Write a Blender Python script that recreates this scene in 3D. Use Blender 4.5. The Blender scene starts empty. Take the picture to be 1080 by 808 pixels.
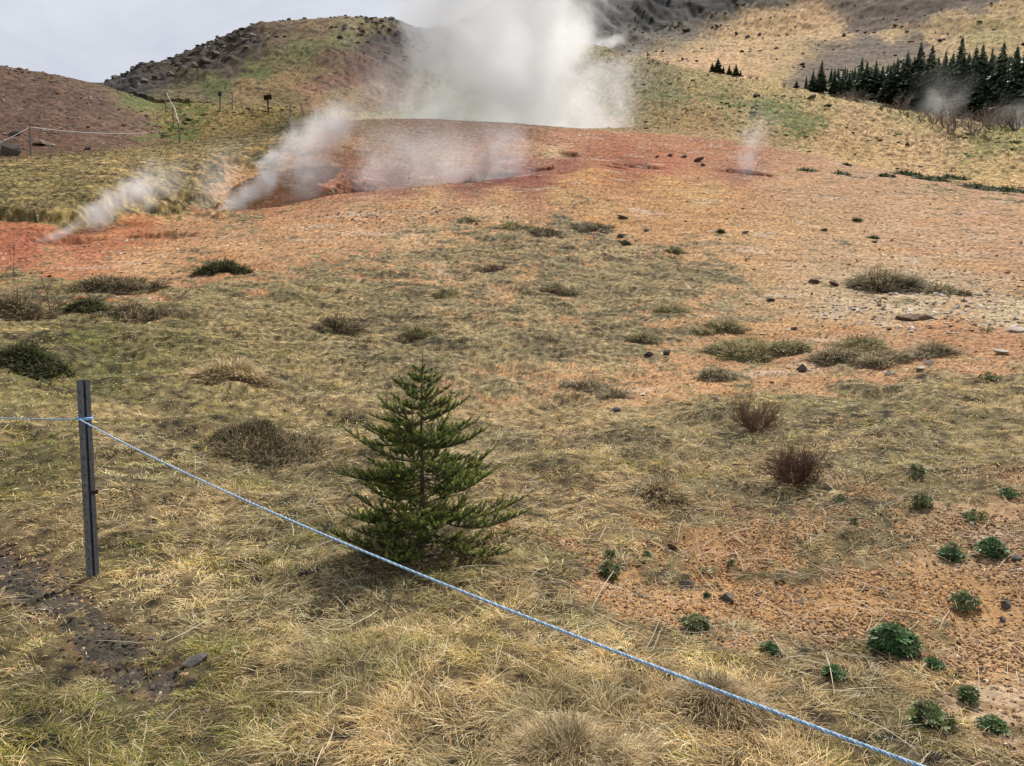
import bpy, math, random, time
import numpy as np

T0 = time.time()
rng = np.random.default_rng(7)
random.seed(7)
scene = bpy.context.scene
COL = scene.collection

# ------------------------------------------------------------------ camera
CAM_Z = 1.6
PITCH = math.radians(8.0)
FPX, CX, CY = 786.0, 540.0, 404.0          # focal length and centre of the 1080x808 photograph
SP, CP = math.sin(PITCH), math.cos(PITCH)

def ray(x, y):
    """azimuth and tangent of the elevation of the line of sight through a photo point"""
    a = (np.asarray(x, float) - CX) / FPX
    b = (CY - np.asarray(y, float)) / FPX
    yy = CP + b * SP
    zz = -SP + b * CP
    return np.arctan2(a, yy), zz / np.hypot(a, yy)

def project(X, Y, Z):
    dz = Z - CAM_Z
    d = np.maximum(Y * CP - dz * SP, 1e-3)
    return CX + FPX * X / d, CY - FPX * (Y * SP + dz * CP) / d

# ------------------------------------------------------------------ noise
_perm = np.random.default_rng(3).permutation(4096).astype(np.int32)
_ga = np.random.default_rng(4).uniform(0, 2 * np.pi, 4096)
_gx, _gy = np.cos(_ga).astype(np.float32), np.sin(_ga).astype(np.float32)

def perlin(x, y, seed=0):
    x = np.asarray(x, np.float64) + seed * 17.37; y = np.asarray(y, np.float64) + seed * 9.71
    xi = np.floor(x).astype(np.int64); yi = np.floor(y).astype(np.int64)
    xf = (x - xi).astype(np.float32); yf = (y - yi).astype(np.float32)
    u = xf * xf * xf * (xf * (xf * 6 - 15) + 10); v = yf * yf * yf * (yf * (yf * 6 - 15) + 10)
    def g(ix, iy, dx, dy):
        h = _perm[(_perm[ix & 4095] + iy) & 4095]
        return _gx[h] * dx + _gy[h] * dy
    n00 = g(xi, yi, xf, yf); n10 = g(xi + 1, yi, xf - 1, yf)
    n01 = g(xi, yi + 1, xf, yf - 1); n11 = g(xi + 1, yi + 1, xf - 1, yf - 1)
    a = n00 + u * (n10 - n00); b = n01 + u * (n11 - n01)
    return (a + v * (b - a)) * 1.5

def fbm(x, y, octv=4, seed=0, gain=0.5):
    s = 0; a = 1.0; t = 0
    for i in range(octv):
        s = s + a * perlin(x * 2.03 ** i, y * 2.03 ** i, seed + i * 5); t += a; a *= gain
    return s / t * 1.25

def ridged(x, y, octv=4, seed=0):
    s = 0; a = 1.0; t = 0
    for i in range(octv):
        s = s + a * (1 - np.abs(perlin(x * 2.1 ** i, y * 2.1 ** i, seed + i * 3)) * 2); t += a; a *= 0.55
    return s / t

def sstep(a, b, x):
    t = np.clip((x - a) / (b - a), 0, 1)
    return t * t * (3 - 2 * t)

def lin(c):
    c = np.asarray(c, float) / 255.0
    return np.where(c <= 0.04045, c / 12.92, ((c + 0.055) / 1.055) ** 2.4)

# ------------------------------------------------------------------ terrain: named ridge and valley lines
KN = []
def line_z(r, z): KN.append(('z', r, z))
def line_p(pts): KN.append(('p', pts))
line_z(0.3, 0.0); line_z(1.5, 0.0); line_z(2.4, 0.0); line_z(4.5, -0.10)
line_p([(-200, 490, 7), (0, 486, 7), (300, 482, 7), (540, 478, 7), (1080, 482, 7), (1280, 485, 7)])
line_p([(-200, 395, 10), (0, 396, 10), (300, 402, 10), (540, 402, 10), (800, 412, 10), (1080, 412, 10), (1280, 414, 10)])
line_p([(-200, 330, 15), (0, 326, 15), (300, 318, 15), (540, 318, 15), (800, 335, 15), (1080, 345, 15), (1280, 350, 15)])
line_p([(-200, 302, 19), (0, 298, 19), (150, 290, 19), (300, 270, 20), (540, 265, 20), (800, 282, 20), (1080, 300, 20), (1280, 310, 20)])
line_p([(-200, 288, 21), (0, 284, 21), (100, 262, 23), (230, 235, 27), (350, 207, 30), (450, 197, 31), (560, 187, 32), (625, 172, 35), (700, 182, 35), (760, 185, 35), (900, 208, 34), (1080, 235, 32), (1280, 255, 32)])
line_p([(-200, 262, 25), (0, 252, 25), (100, 243, 27), (230, 223, 30.5), (350, 204.5, 33.5), (450, 196, 35), (560, 184, 36), (625, 171.5, 38), (700, 176, 38), (770, 180, 38), (900, 190, 40), (1080, 212, 38), (1280, 225, 38)])
line_p([(-200, 240, 28), (0, 230, 27.5), (60, 221, 28.5), (110, 209, 29.5), (200, 184, 34.5), (260, 172, 37), (330, 147, 40.5), (400, 152, 41), (540, 157, 42), (640, 152, 44), (760, 162, 46), (900, 178, 46), (1080, 204, 43), (1280, 218, 43)])
line_p([(-200, 172, 36), (0, 164, 36), (100, 158, 38), (180, 150, 42), (250, 140, 45), (320, 127, 47), (400, 126, 49), (450, 125, 50), (540, 130, 50), (620, 136, 50), (700, 140, 51), (760, 146, 51), (850, 161, 51), (940, 181, 50), (1080, 200, 47), (1280, 216, 47)])
line_p([(-200, 128, 44), (0, 124, 44), (100, 126, 46), (165, 128, 49), (250, 121, 50), (320, 124, 49), (400, 136, 58), (450, 138, 60), (540, 145, 60), (620, 142, 60), (700, 129, 60), (760, 132, 60), (850, 148, 58), (940, 166, 57), (1080, 180, 56), (1280, 195, 56)])
line_p([(-200, 64, 62), (0, 71, 60), (60, 79, 60), (110, 92, 60), (140, 102, 60), (165, 112, 60), (200, 111, 58), (230, 113, 56), (280, 116, 54), (330, 122.5, 51), (400, 122, 75), (450, 112, 85), (520, 80, 95), (600, 46, 98), (625, 48, 98), (680, 62, 92), (720, 72, 90), (760, 80, 88), (840, 95, 85), (900, 110, 80), (960, 119, 78), (1010, 126, 76), (1080, 138, 74), (1280, 165, 74)])
line_p([(-200, 90, 75), (0, 92, 75), (110, 104, 75), (165, 112, 75), (200, 110, 70), (280, 114, 68), (330, 118, 75), (400, 119, 95), (450, 112, 110), (520, 95, 120), (600, 65, 130), (680, 74, 120), (760, 90, 115), (850, 103, 105), (960, 128, 98), (1080, 148, 95), (1280, 170, 95)])
line_p([(-200, 120, 100), (0, 115, 100), (135, 103, 100), (200, 105, 90), (280, 109, 88), (340, 107, 95), (400, 108, 110), (450, 103, 120), (540, 85, 150), (600, 62, 170), (680, 64, 165), (760, 80, 150), (850, 93, 130), (960, 115, 120), (1080, 131, 115), (1280, 150, 115)])
line_p([(-200, 180, 170), (60, 125, 170), (110, 103, 170), (131, 94, 170), (150, 83, 168), (185, 78, 165), (205, 66, 162), (235, 52, 160), (257, 39, 158), (290, 27, 155), (340, 21, 150), (380, 17, 150), (412, 20, 150), (430, 30, 150), (450, 45, 155), (490, 62, 170), (540, 60, 210), (600, 45, 235), (640, 42, 240), (720, 38, 240), (850, 38, 230), (960, 48, 210), (1080, 58, 200), (1280, 80, 200)])
line_p([(-200, 260, 260), (110, 190, 260), (240, 130, 260), (340, 80, 260), (430, 70, 260), (500, 30, 290), (560, -30, 320), (640, -80, 330), (720, -70, 340), (1080, -90, 340), (1280, -80, 340)])
line_z(700, 'keep')
NK = len(KN)

F_ANG = 46.0
n_f = 1000
ang_f = np.linspace(-F_ANG, F_ANG, n_f)
side = F_ANG + np.cumsum(np.linspace(0.15, 5.0, 53)); side = side[side < 179]
ANG = np.radians(np.concatenate([-side[::-1], ang_f, side, [180.0]]))
ANG = np.concatenate([[-math.pi], ANG])
R0 = 0.3
RR = [R0]
while RR[-1] < 690:
    r_ = RR[-1]
    RR.append(r_ * (1.02 if r_ < 1.2 else 1.0062 if r_ < 11 else 1.0032 if r_ < 26 else 1.0019 if r_ < 64 else 1.0034 if r_ < 300 else 1.015))
RR = np.array(RR); NR = len(RR)
NA = len(ANG)

def smooth1(a, n):
    if n < 1: return a
    k = np.hanning(2 * n + 3)[1:-1]; k /= k.sum()
    return np.convolve(np.pad(a, n, mode='edge'), k, mode='valid')

KR = np.zeros((NK, NA)); KZ = np.zeros((NK, NA))
for k, kn in enumerate(KN):
    if kn[0] == 'z':
        KR[k] = kn[1]
        KZ[k] = KZ[k - 1] * 1.02 if kn[2] == 'keep' else kn[2]
    else:
        p = np.array(kn[1], float)
        th, te = ray(p[:, 0], p[:, 1])
        zz = CAM_Z + te * p[:, 2]
        rr = np.interp(ANG, th, p[:, 2]); el = np.interp(ANG, th, te)
        n = 5 if k >= 13 else 14
        rr = smooth1(rr, 14); el = smooth1(el, n)
        KR[k] = rr; KZ[k] = CAM_Z + el * rr
far_side = sstep(math.radians(47), math.radians(85), np.abs(ANG))
KZ = KZ * (1 - 0.85 * far_side)
for k in range(1, NK):
    KR[k] = np.maximum(KR[k], KR[k - 1] + 0.4)

BASE = np.zeros((NA, NR)); SEG = np.zeros((NA, NR))
for i in range(NA):
    x, y = KR[:, i], KZ[:, i]
    h = np.diff(x); d = np.diff(y) / h
    m = np.zeros(NK)
    w1 = 2 * h[1:] + h[:-1]; w2 = h[1:] + 2 * h[:-1]
    ok = d[:-1] * d[1:] > 0
    with np.errstate(divide='ignore', invalid='ignore'):
        hm = (w1 + w2) / (w1 / d[:-1] + w2 / d[1:])
    m[1:-1] = np.where(ok, hm, 0); m[0] = d[0]; m[-1] = d[-1]
    j = np.clip(np.searchsorted(x, RR, side='right') - 1, 0, NK - 2)
    t = np.clip((RR - x[j]) / h[j], 0, 1)
    BASE[i] = ((1 + 2 * t) * (1 - t) ** 2 * y[j] + t * (1 - t) ** 2 * h[j] * m[j]
               + t * t * (3 - 2 * t) * y[j + 1] + t * t * (t - 1) * h[j] * m[j + 1])
    SEG[i] = j + t

GX = np.sin(ANG)[:, None] * RR[None, :]
GY = np.cos(ANG)[:, None] * RR[None, :]
GU, GV = project(GX, GY, BASE)
INF = (np.abs(ANG) < math.radians(60))[:, None] & (RR[None, :] > 1.2)
GU = np.where(INF, GU, np.where(ANG[:, None] < 0, -600, 1700)); GV = np.where(INF, GV, 900)

def shepard(pts, u, v, p=3.0, ys=1.7):
    """values scattered at named spots, blended between them"""
    pts = np.array(pts, float); nv = pts.shape[1] - 2
    num = np.zeros((nv,) + u.shape, np.float32); den = np.zeros(u.shape, np.float32)
    for q in pts:
        w = ((u - q[0]) ** 2 + (ys * (v - q[1])) ** 2 + 30.0) ** (-p / 2)
        w = w.astype(np.float32) * 1e4
        den += w
        for k in range(nv): num[k] += w * q[2 + k]
    return num / den

def dist_poly(u, v, pts, ys=1.0):
    """distance to a broken line"""
    best = np.full(u.shape, 1e9)
    for (x0, y0), (x1, y1) in zip(pts[:-1], pts[1:]):
        dx, dy = x1 - x0, (y1 - y0) * ys
        t = np.clip(((u - x0) * dx + (v - y0) * ys * dy) / (dx * dx + dy * dy), 0, 1)
        best = np.minimum(best, np.hypot(u - x0 - t * dx, (v - y0) * ys - t * dy))
    return best

NEAR = SEG < 11.0
NEARF = NEAR.astype(float)
# plant cover of the near slope: (x, y, cover 0..1, greenness 0..1, length factor)
VEG = [
 (-100, 800, 1, .55, 1), (20, 780, 1, .8, .8), (120, 760, 1, .6, .8), (250, 760, 1, .35, 1), (400, 780, 1, .25, 1.2), (560, 780, 1, .1, 1.5), (700, 780, 1, .25, 1.1),
 (850, 790, .95, .2, 1), (960, 790, .9, .2, .9), (1060, 800, .6, .2, .7), (1060, 740, .15, .1, .6), (1010, 720, .45, .2, .7), (930, 720, .8, .25, .9), (820, 730, .95, .2, 1), (740, 710, .95, .2, 1),
 (640, 720, 1, .2, 1.1), (500, 700, 1, .25, 1.1), (350, 700, 1, .3, 1.1), (200, 730, 1, .4, 1), (60, 700, 1, .35, 1), (240, 650, 1, .2, 1.1), (150, 640, 1, .3, 1), (20, 580, 1, .1, 1.1),
 (330, 620, 1, .3, 1.1), (480, 620, 1, .3, 1), (580, 610, .95, .2, .9), (620, 660, .95, .2, 1), (680, 690, .9, .2, .9),
 (660, 620, .3, .1, .6), (700, 600, .25, .1, .6), (760, 590, .2, .1, .6), (740, 640, .25, .1, .6), (830, 640, .12, .1, .6), (880, 640, .15, .1, .6), (920, 620, .2, .1, .6), (1000, 620, .12, .1, .6), (1060, 650, .05, 0, .5), (1040, 690, .1, 0, .5),
 (960, 680, .4, .1, .7), (860, 690, .5, .1, .7), (780, 670, .35, .1, .7), (870, 575, .75, .1, .9), (940, 570, .6, .1, .9), (990, 580, .35, .1, .8), (1050, 540, .15, .1, .6), (1000, 530, .3, .1, .7), (920, 535, .35, .1, .7), (840, 550, .45, .1, .8), (790, 560, .72, .1, .8), (1070, 600, .1, 0, .6), (720, 560, .85, .1, .8), (650, 570, .97, .15, .8), (640, 530, 1, .15, .9), (690, 545, .95, .15, .9),
 (1080, 500, .4, .3, .8), (1000, 490, .95, .25, 1), (900, 480, 1, .2, 1.1), (800, 500, 1, .15, 1.1), (700, 520, 1, .1, 1.1), (1060, 450, 1, .35, 1), (960, 440, 1, .35, 1), (860, 450, 1, .3, 1), (760, 460, 1, .2, 1.1), (1080, 405, .95, .3, 1), (1000, 405, .95, .25, .9), (900, 420, .95, .3, .9), (820, 425, .9, .25, .9),
 (650, 480, 1, .15, 1), (640, 455, 1, .15, .9), (700, 450, 1, .15, .9), (760, 440, 1, .2, .9), (580, 540, 1, .15, 1), (600, 440, .9, .15, .8), (560, 480, 1, .2, 1), (540, 400, .85, .2, .7), (620, 395, .6, .15, .7), (680, 410, .3, .1, .6), (740, 400, .2, .1, .6), (700, 385, .25, .1, .6), (600, 415, .55, .1, .7), (780, 395, .25, .1, .6), (850, 395, .25, .1, .6), (920, 385, .3, .1, .6),
 (300, 500, 1, .3, 1), (200, 540, 1, .15, 1), (150, 480, 1, .2, 1), (40, 500, 1, .75, .8), (30, 460, 1, .4, .9), (60, 420, 1, .65, .9), (130, 385, 1, .75, .8), (30, 400, 1, .7, .8), (80, 360, 1, .85, .8), (200, 360, 1, .7, .8), (180, 420, 1, .5, .9), (240, 400, 1, .4, .9), (300, 430, 1, .3, .9), (300, 350, 1, .5, .8), (380, 420, 1, .1, 1), (390, 370, 1, .2, .9), (460, 350, .95, .2, .8), (400, 330, .95, .35, .7),
 (100, 330, 1, .7, .8), (30, 340, .95, .5, .8), (220, 310, 1, .5, .8), (320, 305, .95, .5, .8), (420, 300, .8, .35, .6), (480, 310, .6, .25, .6), (540, 300, .6, .25, .6), (600, 300, .75, .25, .6), (560, 330, .9, .2, .7), (640, 330, .9, .2, .7), (700, 350, .65, .15, .6), (680, 300, .85, .25, .6), (740, 295, .8, .2, .6), (640, 270, .9, .25, .6), (700, 272, .75, .2, .6), (560, 262, .85, .3, .6), (500, 270, .7, .25, .6), (440, 265, .55, .2, .5), (380, 280, .65, .3, .6), (540, 242, .6, .2, .5), (440, 243, .35, .2, .5), (600, 246, .65, .2, .5), (370, 250, .15, .1, .5), (300, 275, .35, .2, .5), (220, 285, .5, .3, .5), (260, 262, .1, .1, .5), (120, 295, .4, .2, .6), (50, 305, .7, .4, .7), (10, 300, .6, .4, .7), (150, 275, .05, 0, .5), (60, 285, .15, .1, .5),
 (760, 320, .3, .15, .6), (790, 290, .45, .2, .5), (820, 270, .05, 0, .5), (760, 350, .35, .15, .6), (830, 350, .12, 0, .5), (900, 340, .05, 0, .5), (1000, 330, .03, 0, .5), (1060, 370, .1, 0, .5), (1080, 280, .02, 0, .5), (700, 245, .05, 0, .5), (640, 232, .05, 0, .5), (540, 222, .05, 0, .5), (440, 222, .03, 0, .5), (330, 235, .06, 0, .5), (1000, 372, .2, 0, .5), (960, 360, .08, 0, .5), (1080, 350, .02, 0, .5),
 (800, 230, .0, 0, .5), (950, 240, 0, 0, .5), (600, 190, 0, 0, .5), (700, 170, 0, 0, .5), (480, 160, 0, 0, .5), (560, 150, 0, 0, .5), (390, 140, 0, 0, .5), (360, 165, 0, 0, .5), (380, 190, 0, 0, .5), (850, 180, .05, .4, .5), (940, 190, .2, .7, .5), (1010, 198, .35, .8, .5), (1070, 204, .4, .8, .5), (1050, 225, .02, 0, .5), (200, 252, .04, 0, .5), (100, 262, 0, 0, .5), (20, 262, 0, 0, .5), (20, 244, .05, .1, .5),
 (20, 222, 1, .5, .9), (70, 214, 1, .5, .9), (120, 198, 1, .35, .9), (180, 184, 1, .2, .9), (60, 190, 1, .4, .8), (140, 176, 1, .15, .8), (10, 195, 1, .55, .8), (210, 165, .95, .35, .7), (250, 152, .95, .4, .7), (300, 140, .95, .4, .7), (310, 150, .9, .4, .7), (270, 163, .7, .3, .6), (230, 186, .62, .35, .6), (200, 205, .75, .4, .6), (180, 222, .62, .3, .6), (150, 235, .15, .2, .6), (255, 190, .3, .3, .6), (300, 172, .2, .2, .6), (335, 145, .15, .2, .5), (290, 205, .2, .2, .5), (240, 212, .45, .3, .5), (215, 195, .6, .4, .6), (310, 217, .35, .3, .5), (100, 165, 1, .25, .8), (20, 170, 1, .2, .8),
]
# soil colours of the near slope as lit by the day (sRGB)
SOIL = [
 (20, 262, 176, 92, 66), (80, 255, 186, 104, 74), (140, 248, 190, 108, 70), (60, 275, 200, 130, 98), (10, 300, 190, 120, 90), (160, 275, 205, 150, 115), (260, 250, 203, 148, 112), (200, 232, 196, 138, 104), (110, 222, 205, 140, 100), (250, 190, 206, 150, 112), (310, 175, 212, 145, 85), (335, 150, 212, 138, 70), (340, 200, 190, 110, 80), (280, 215, 200, 125, 85),
 (380, 190, 150, 84, 76), (420, 194, 150, 88, 82), (375, 175, 190, 120, 92), (400, 150, 206, 138, 80), (390, 132, 208, 140, 70), (450, 135, 205, 134, 86), (480, 165, 204, 140, 108), (540, 150, 196, 128, 96), (530, 185, 126, 44, 44), (500, 190, 140, 62, 58), (560, 184, 140, 50, 42), (600, 172, 150, 66, 52), (585, 160, 206, 170, 130), (590, 152, 188, 120, 100), (600, 165, 196, 118, 84), (640, 160, 180, 92, 52), (665, 172, 166, 76, 46), (700, 172, 184, 94, 54), (690, 145, 186, 116, 74), (620, 185, 205, 140, 72), (700, 195, 208, 148, 82), (760, 165, 186, 112, 70), (775, 178, 170, 86, 62), (740, 205, 208, 152, 92),
 (450, 212, 204, 152, 112), (530, 205, 202, 146, 104), (600, 205, 206, 152, 98), (640, 225, 207, 152, 104), (520, 225, 206, 158, 122), (380, 222, 204, 150, 118), (330, 240, 204, 150, 116), (440, 245, 204, 158, 122), (820, 195, 200, 138, 92), (860, 230, 206, 148, 98), (900, 205, 200, 138, 98), (960, 220, 204, 146, 108), (1050, 230, 204, 142, 104), (980, 255, 206, 146, 112), (1060, 275, 200, 140, 108), (880, 265, 204, 150, 112), (800, 250, 206, 150, 104), (760, 280, 204, 152, 112), (900, 300, 200, 158, 128), (1000, 300, 200, 158, 130), (960, 325, 208, 174, 150), (1060, 330, 208, 174, 150), (880, 318, 204, 164, 136), (850, 330, 200, 152, 118),
 (1000, 352, 200, 126, 78), (1060, 365, 202, 130, 84), (900, 358, 198, 130, 86), (940, 385, 196, 130, 88), (820, 385, 196, 138, 98), (720, 390, 198, 142, 104), (600, 410, 200, 148, 112), (480, 300, 204, 154, 116), (540, 310, 200, 150, 112), (680, 300, 196, 148, 108),
 (700, 600, 198, 146, 108), (780, 640, 196, 144, 106), (900, 640, 194, 142, 104), (1000, 560, 200, 150, 116), (1040, 650, 194, 142, 102), (1060, 730, 192, 138, 98), (900, 540, 196, 148, 112), (300, 600, 150, 118, 84), (200, 400, 140, 112, 76), (500, 500, 150, 120, 86), (60, 190, 150, 120, 70), (240, 150, 150, 122, 74),
]
# ground colours of the middle distance (lit, sRGB): left brown hill, terraces, the hillside to the right
MID = [
 (-100, 120, 98, 76, 62), (0, 90, 98, 76, 63), (50, 110, 102, 78, 63), (100, 110, 104, 80, 65), (60, 145, 104, 76, 58), (120, 140, 108, 82, 66), (150, 130, 112, 86, 70), (20, 150, 98, 72, 56), (160, 145, 128, 96, 74), (5, 78, 104, 78, 62),
 (172, 122, 146, 124, 76), (185, 140, 138, 122, 66), (180, 108, 128, 118, 66), (200, 115, 136, 122, 70), (230, 125, 152, 128, 76), (280, 125, 148, 122, 72), (300, 135, 132, 114, 66), (330, 126, 140, 116, 70), (150, 107, 104, 104, 62),
 (400, 118, 158, 134, 96), (450, 110, 122, 118, 76), (560, 100, 128, 120, 84), (600, 80, 126, 116, 84), (640, 110, 128, 114, 82), (660, 80, 132, 122, 88), (700, 95, 118, 112, 72), (700, 120, 138, 120, 78), (640, 130, 140, 120, 84), (740, 85, 148, 134, 84), (760, 105, 158, 140, 92), (800, 115, 160, 142, 92), (830, 125, 164, 144, 96), (780, 125, 158, 138, 92), (740, 130, 150, 126, 80), (800, 145, 148, 126, 84), (800, 92, 164, 146, 96), (850, 105, 166, 148, 98), (850, 130, 130, 120, 70), (870, 145, 176, 148, 104), (900, 130, 178, 152, 108), (950, 140, 180, 154, 110), (960, 165, 184, 156, 112), (1010, 150, 184, 158, 114), (1060, 170, 176, 154, 104), (1040, 150, 148, 140, 88), (960, 125, 168, 152, 100), (1080, 190, 180, 154, 106), (1060, 145, 160, 148, 96), (900, 165, 172, 146, 98),
]
# far hills and the mountain (lit, sRGB)
FAR = [
 (140, 90, 78, 74, 70), (170, 84, 84, 76, 64), (190, 86, 96, 92, 62), (190, 98, 122, 112, 74), (230, 90, 102, 110, 56), (270, 75, 104, 112, 52), (240, 70, 96, 84, 64), (260, 48, 88, 76, 64), (220, 66, 84, 74, 62), (290, 38, 110, 94, 66), (290, 60, 114, 106, 62), (330, 30, 136, 116, 80), (320, 48, 112, 116, 62), (360, 45, 114, 114, 66), (380, 25, 132, 120, 74), (400, 28, 120, 108, 66), (340, 75, 132, 112, 70), (300, 85, 142, 120, 76), (260, 95, 148, 126, 82), (330, 95, 150, 116, 80), (350, 85, 130, 96, 72), (350, 65, 112, 92, 64), (380, 72, 116, 84, 66), (400, 55, 88, 68, 56), (410, 40, 66, 56, 48), (430, 65, 94, 76, 64), (420, 80, 100, 80, 64), (395, 80, 112, 82, 64), (390, 95, 144, 118, 90), (430, 90, 130, 108, 82), (440, 50, 96, 80, 66), (360, 103, 140, 120, 78), (300, 102, 130, 112, 66), (470, 90, 112, 110, 72),
 (640, 20, 56, 54, 56), (680, 15, 50, 48, 49), (720, 10, 42, 42, 42), (750, 8, 46, 45, 42), (650, -10, 50, 48, 50), (700, -10, 44, 43, 43), (680, 40, 96, 90, 82), (720, 36, 92, 86, 72), (760, 22, 110, 98, 78), (700, 50, 128, 114, 84), (640, 45, 84, 80, 76), (800, -5, 80, 74, 64), (740, 48, 166, 142, 102), (700, 60, 170, 144, 106), (760, 62, 184, 152, 112), (740, 72, 180, 150, 112), (800, 40, 178, 150, 106), (800, 20, 182, 152, 108), (840, 60, 168, 144, 98), (830, 78, 158, 138, 90), (860, 20, 184, 152, 110), (880, 35, 182, 154, 112), (900, 5, 108, 94, 80), (940, 12, 90, 80, 72), (980, 8, 84, 76, 70), (910, 22, 120, 102, 84), (1030, 0, 110, 96, 80), (1000, 22, 168, 144, 104), (940, 35, 176, 150, 108), (880, 55, 104, 90, 74), (920, 48, 100, 88, 74), (960, 44, 104, 92, 74), (850, 68, 120, 104, 76), (990, 38, 170, 146, 104), (1040, 35, 156, 142, 94), (1080, 30, 164, 146, 98), (1060, 12, 176, 150, 106), (1030, 60, 160, 138, 94), (900, 90, 120, 108, 72), (1000, 110, 110, 102, 70), (1080, 120, 110, 102, 70), (800, 70, 176, 148, 106), (770, 30, 176, 148, 104),
]
ILLUM = 1.32
LA0 = ANG[:, None] + 0 * GX; LR0 = np.log(RR)[None, :] + 0 * GX
# wander of the borders, in metres
WN = np.clip(RR[None, :] * 0.05, 0.3, 4.0) + 0 * GX
wu = fbm(GX / 1.6, GY / 1.6, 4, 1) * np.interp(RR, [0, 15, 30, 60, 61], [26, 26, 15, 14, 10])[None, :] + fbm(GX / 0.35, GY / 0.35, 3, 2) * np.where(RR < 25, 12, 0)[None, :]
wv = fbm(GX / 1.6, GY / 1.6, 4, 11) * np.interp(RR, [0, 15, 30, 60], [12, 12, 7, 7])[None, :]
US, VS = GU + wu, GV + wv
vg = shepard(VEG, US, VS)
COVER, GREEN, LENF = vg[0], vg[1], vg[2]
patch = fbm(GX / 0.55, GY / 0.55, 4, 21) * 0.55 + fbm(GX / 2.2, GY / 2.2, 3, 23) * 0.35 + fbm(GX / 0.16, GY / 0.16, 2, 24) * 0.2
COVER = np.where(NEAR, COVER, 0.0)
patch = patch + fbm(GX / .07, GY / .07, 2, 25) * .22 * (RR < 12)[None, :]
MASK = sstep(-0.13, 0.13, COVER - 0.5 + patch * np.where(COVER > .93, .3, 1.05))
MASK = np.where(NEAR, MASK, 0.0)
bq = COVER + .22 * fbm(GX / .8, GY / .8, 2, 36)
BANKW = (GU + wu < 196) & (SEG > 8.6) & (SEG < 11)
MASK = np.where(BANKW, np.maximum(MASK * (bq > .3), sstep(.42, .5, bq)), MASK)
BSTEP = sstep(.5, .72, bq)
# bank with an overhanging grass edge on the left, and mud ditch by the post
mud_d = dist_poly(GU + wu * .6, GV + wv * .6, [(-120, 560), (0, 604), (45, 630), (95, 672), (130, 700), (165, 708)], 1.0)
MUDN = np.where(NEAR & (RR[None, :] < 8), sstep(75, 30, mud_d), 0.0)
MUD = np.where(NEAR & (RR[None, :] < 8), sstep(38, 16, mud_d), 0.0) * sstep(-.55, -.15, fbm(GX / .22, GY / .22, 3, 77))
MASK = MASK * (1 - 0.80 * MUD)

# ------------------------------------------------------------------ relief
bil = np.abs(fbm(GX / 1.15, GY / 0.8, 3, 35))
hum = fbm(GX / 0.75, GY / 0.75, 3, 31) * 0.075 + fbm(GX / 2.6, GY / 2.6, 3, 33) * 0.13 + (.30 - bil) * .15 * sstep(5, 9, RR)[None, :]
hum_w = sstep(2.0, 4.5, RR)[None, :] * sstep(.15, .8, COVER) * np.where(SEG > 8.6, .35, 1) * np.clip(1.25 - RR / 60, .25, 1)[None, :]
grain = (fbm(GX / 0.06, GY / 0.06, 3, 41) * 0.010 * (RR < 14)[None, :] + fbm(GX / 0.4, GY / 0.4, 4, 43) * 0.03 + fbm(GX / 1.8, GY / 1.8, 4, 44) * 0.07)
H = BASE + hum * hum_w + MASK * 0.012 + grain * (1 - 0.7 * MASK) * NEAR
H -= 0.012 * MUD * (1 + 2.0 * fbm(GX / .12, GY / .12, 3, 78))
H += np.where((GU < 345) & (SEG > 8.3) & (SEG < 11), BSTEP * .30 * sstep(11, 10.2, SEG) * sstep(345, 220, GU), 0)
MIDZ = (SEG >= 11) & (SEG < 14.0)
FARZ = SEG >= 14.0
H += MIDZ * (fbm(GX / 1.2, GY / 1.2, 4, 51) * 0.13 + fbm(GX / 5, GY / 5, 3, 52) * 0.25) * sstep(11, 11.4, SEG)
BUMP = fbm(ANG[:, None] / .009 + 0 * GX, np.log(RR)[None, :] / .012 + 0 * GX, 3, 88)
H += np.where(SEG > 11.2, BUMP * np.where(SEG > 14, np.where(GU > 505, .0008, .0016), np.where(GU < 172, .0009, .003)) * np.minimum(RR, 160)[None, :] * sstep(11.2, 11.6, SEG), 0)
# rock on the far hills
ROCKP = [(135, 92, 1), (155, 82, 1), (185, 78, .9), (172, 95, .15), (205, 66, 1), (220, 70, .8), (240, 55, 1), (258, 45, .9), (275, 35, .7), (240, 80, .25), (262, 68, .5), (300, 28, .35), (340, 24, .2), (290, 60, .2), (385, 20, .3), (395, 36, .95), (412, 42, .9), (425, 48, .7), (370, 44, .25), (350, 70, .1), (430, 70, .2), (300, 95, 0), (360, 95, .1), (410, 65, .25), (400, 100, 0), (200, 100, 0),
         (640, 15, 1), (680, 20, 1), (720, 15, 1), (760, 5, 1), (690, 44, .65), (650, 48, .7), (740, 38, .45), (770, 24, .4), (800, 3, .6), (720, 55, .05), (800, 40, 0), (760, 65, 0), (880, 30, .0), (940, 10, .1), (900, 60, .1), (1050, 40, 0), (700, 66, 0), (830, 15, .05)]
ROCK = np.where(FARZ, shepard(ROCKP, GU + wu * .5, GV + wv * .5)[0], 0)
rk = ridged(GX / 9, GY / 9, 5, 61) - 0.45
rk2 = ridged(ANG[:, None] * 22 + GY / 50, RR[None, :] / 26 + 0 * GX, 3, 66) - .45
rk = np.where(GU > 560, rk2, rk)
H += FARZ * (sstep(.3, .9, ROCK) * rk * np.where(GU > 560, 2.0, 1.7) + fbm(GX / 14, GY / 14, 5, 63) * 1.1 + fbm(GX / 3, GY / 3, 3, 64) * 0.22)
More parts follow.
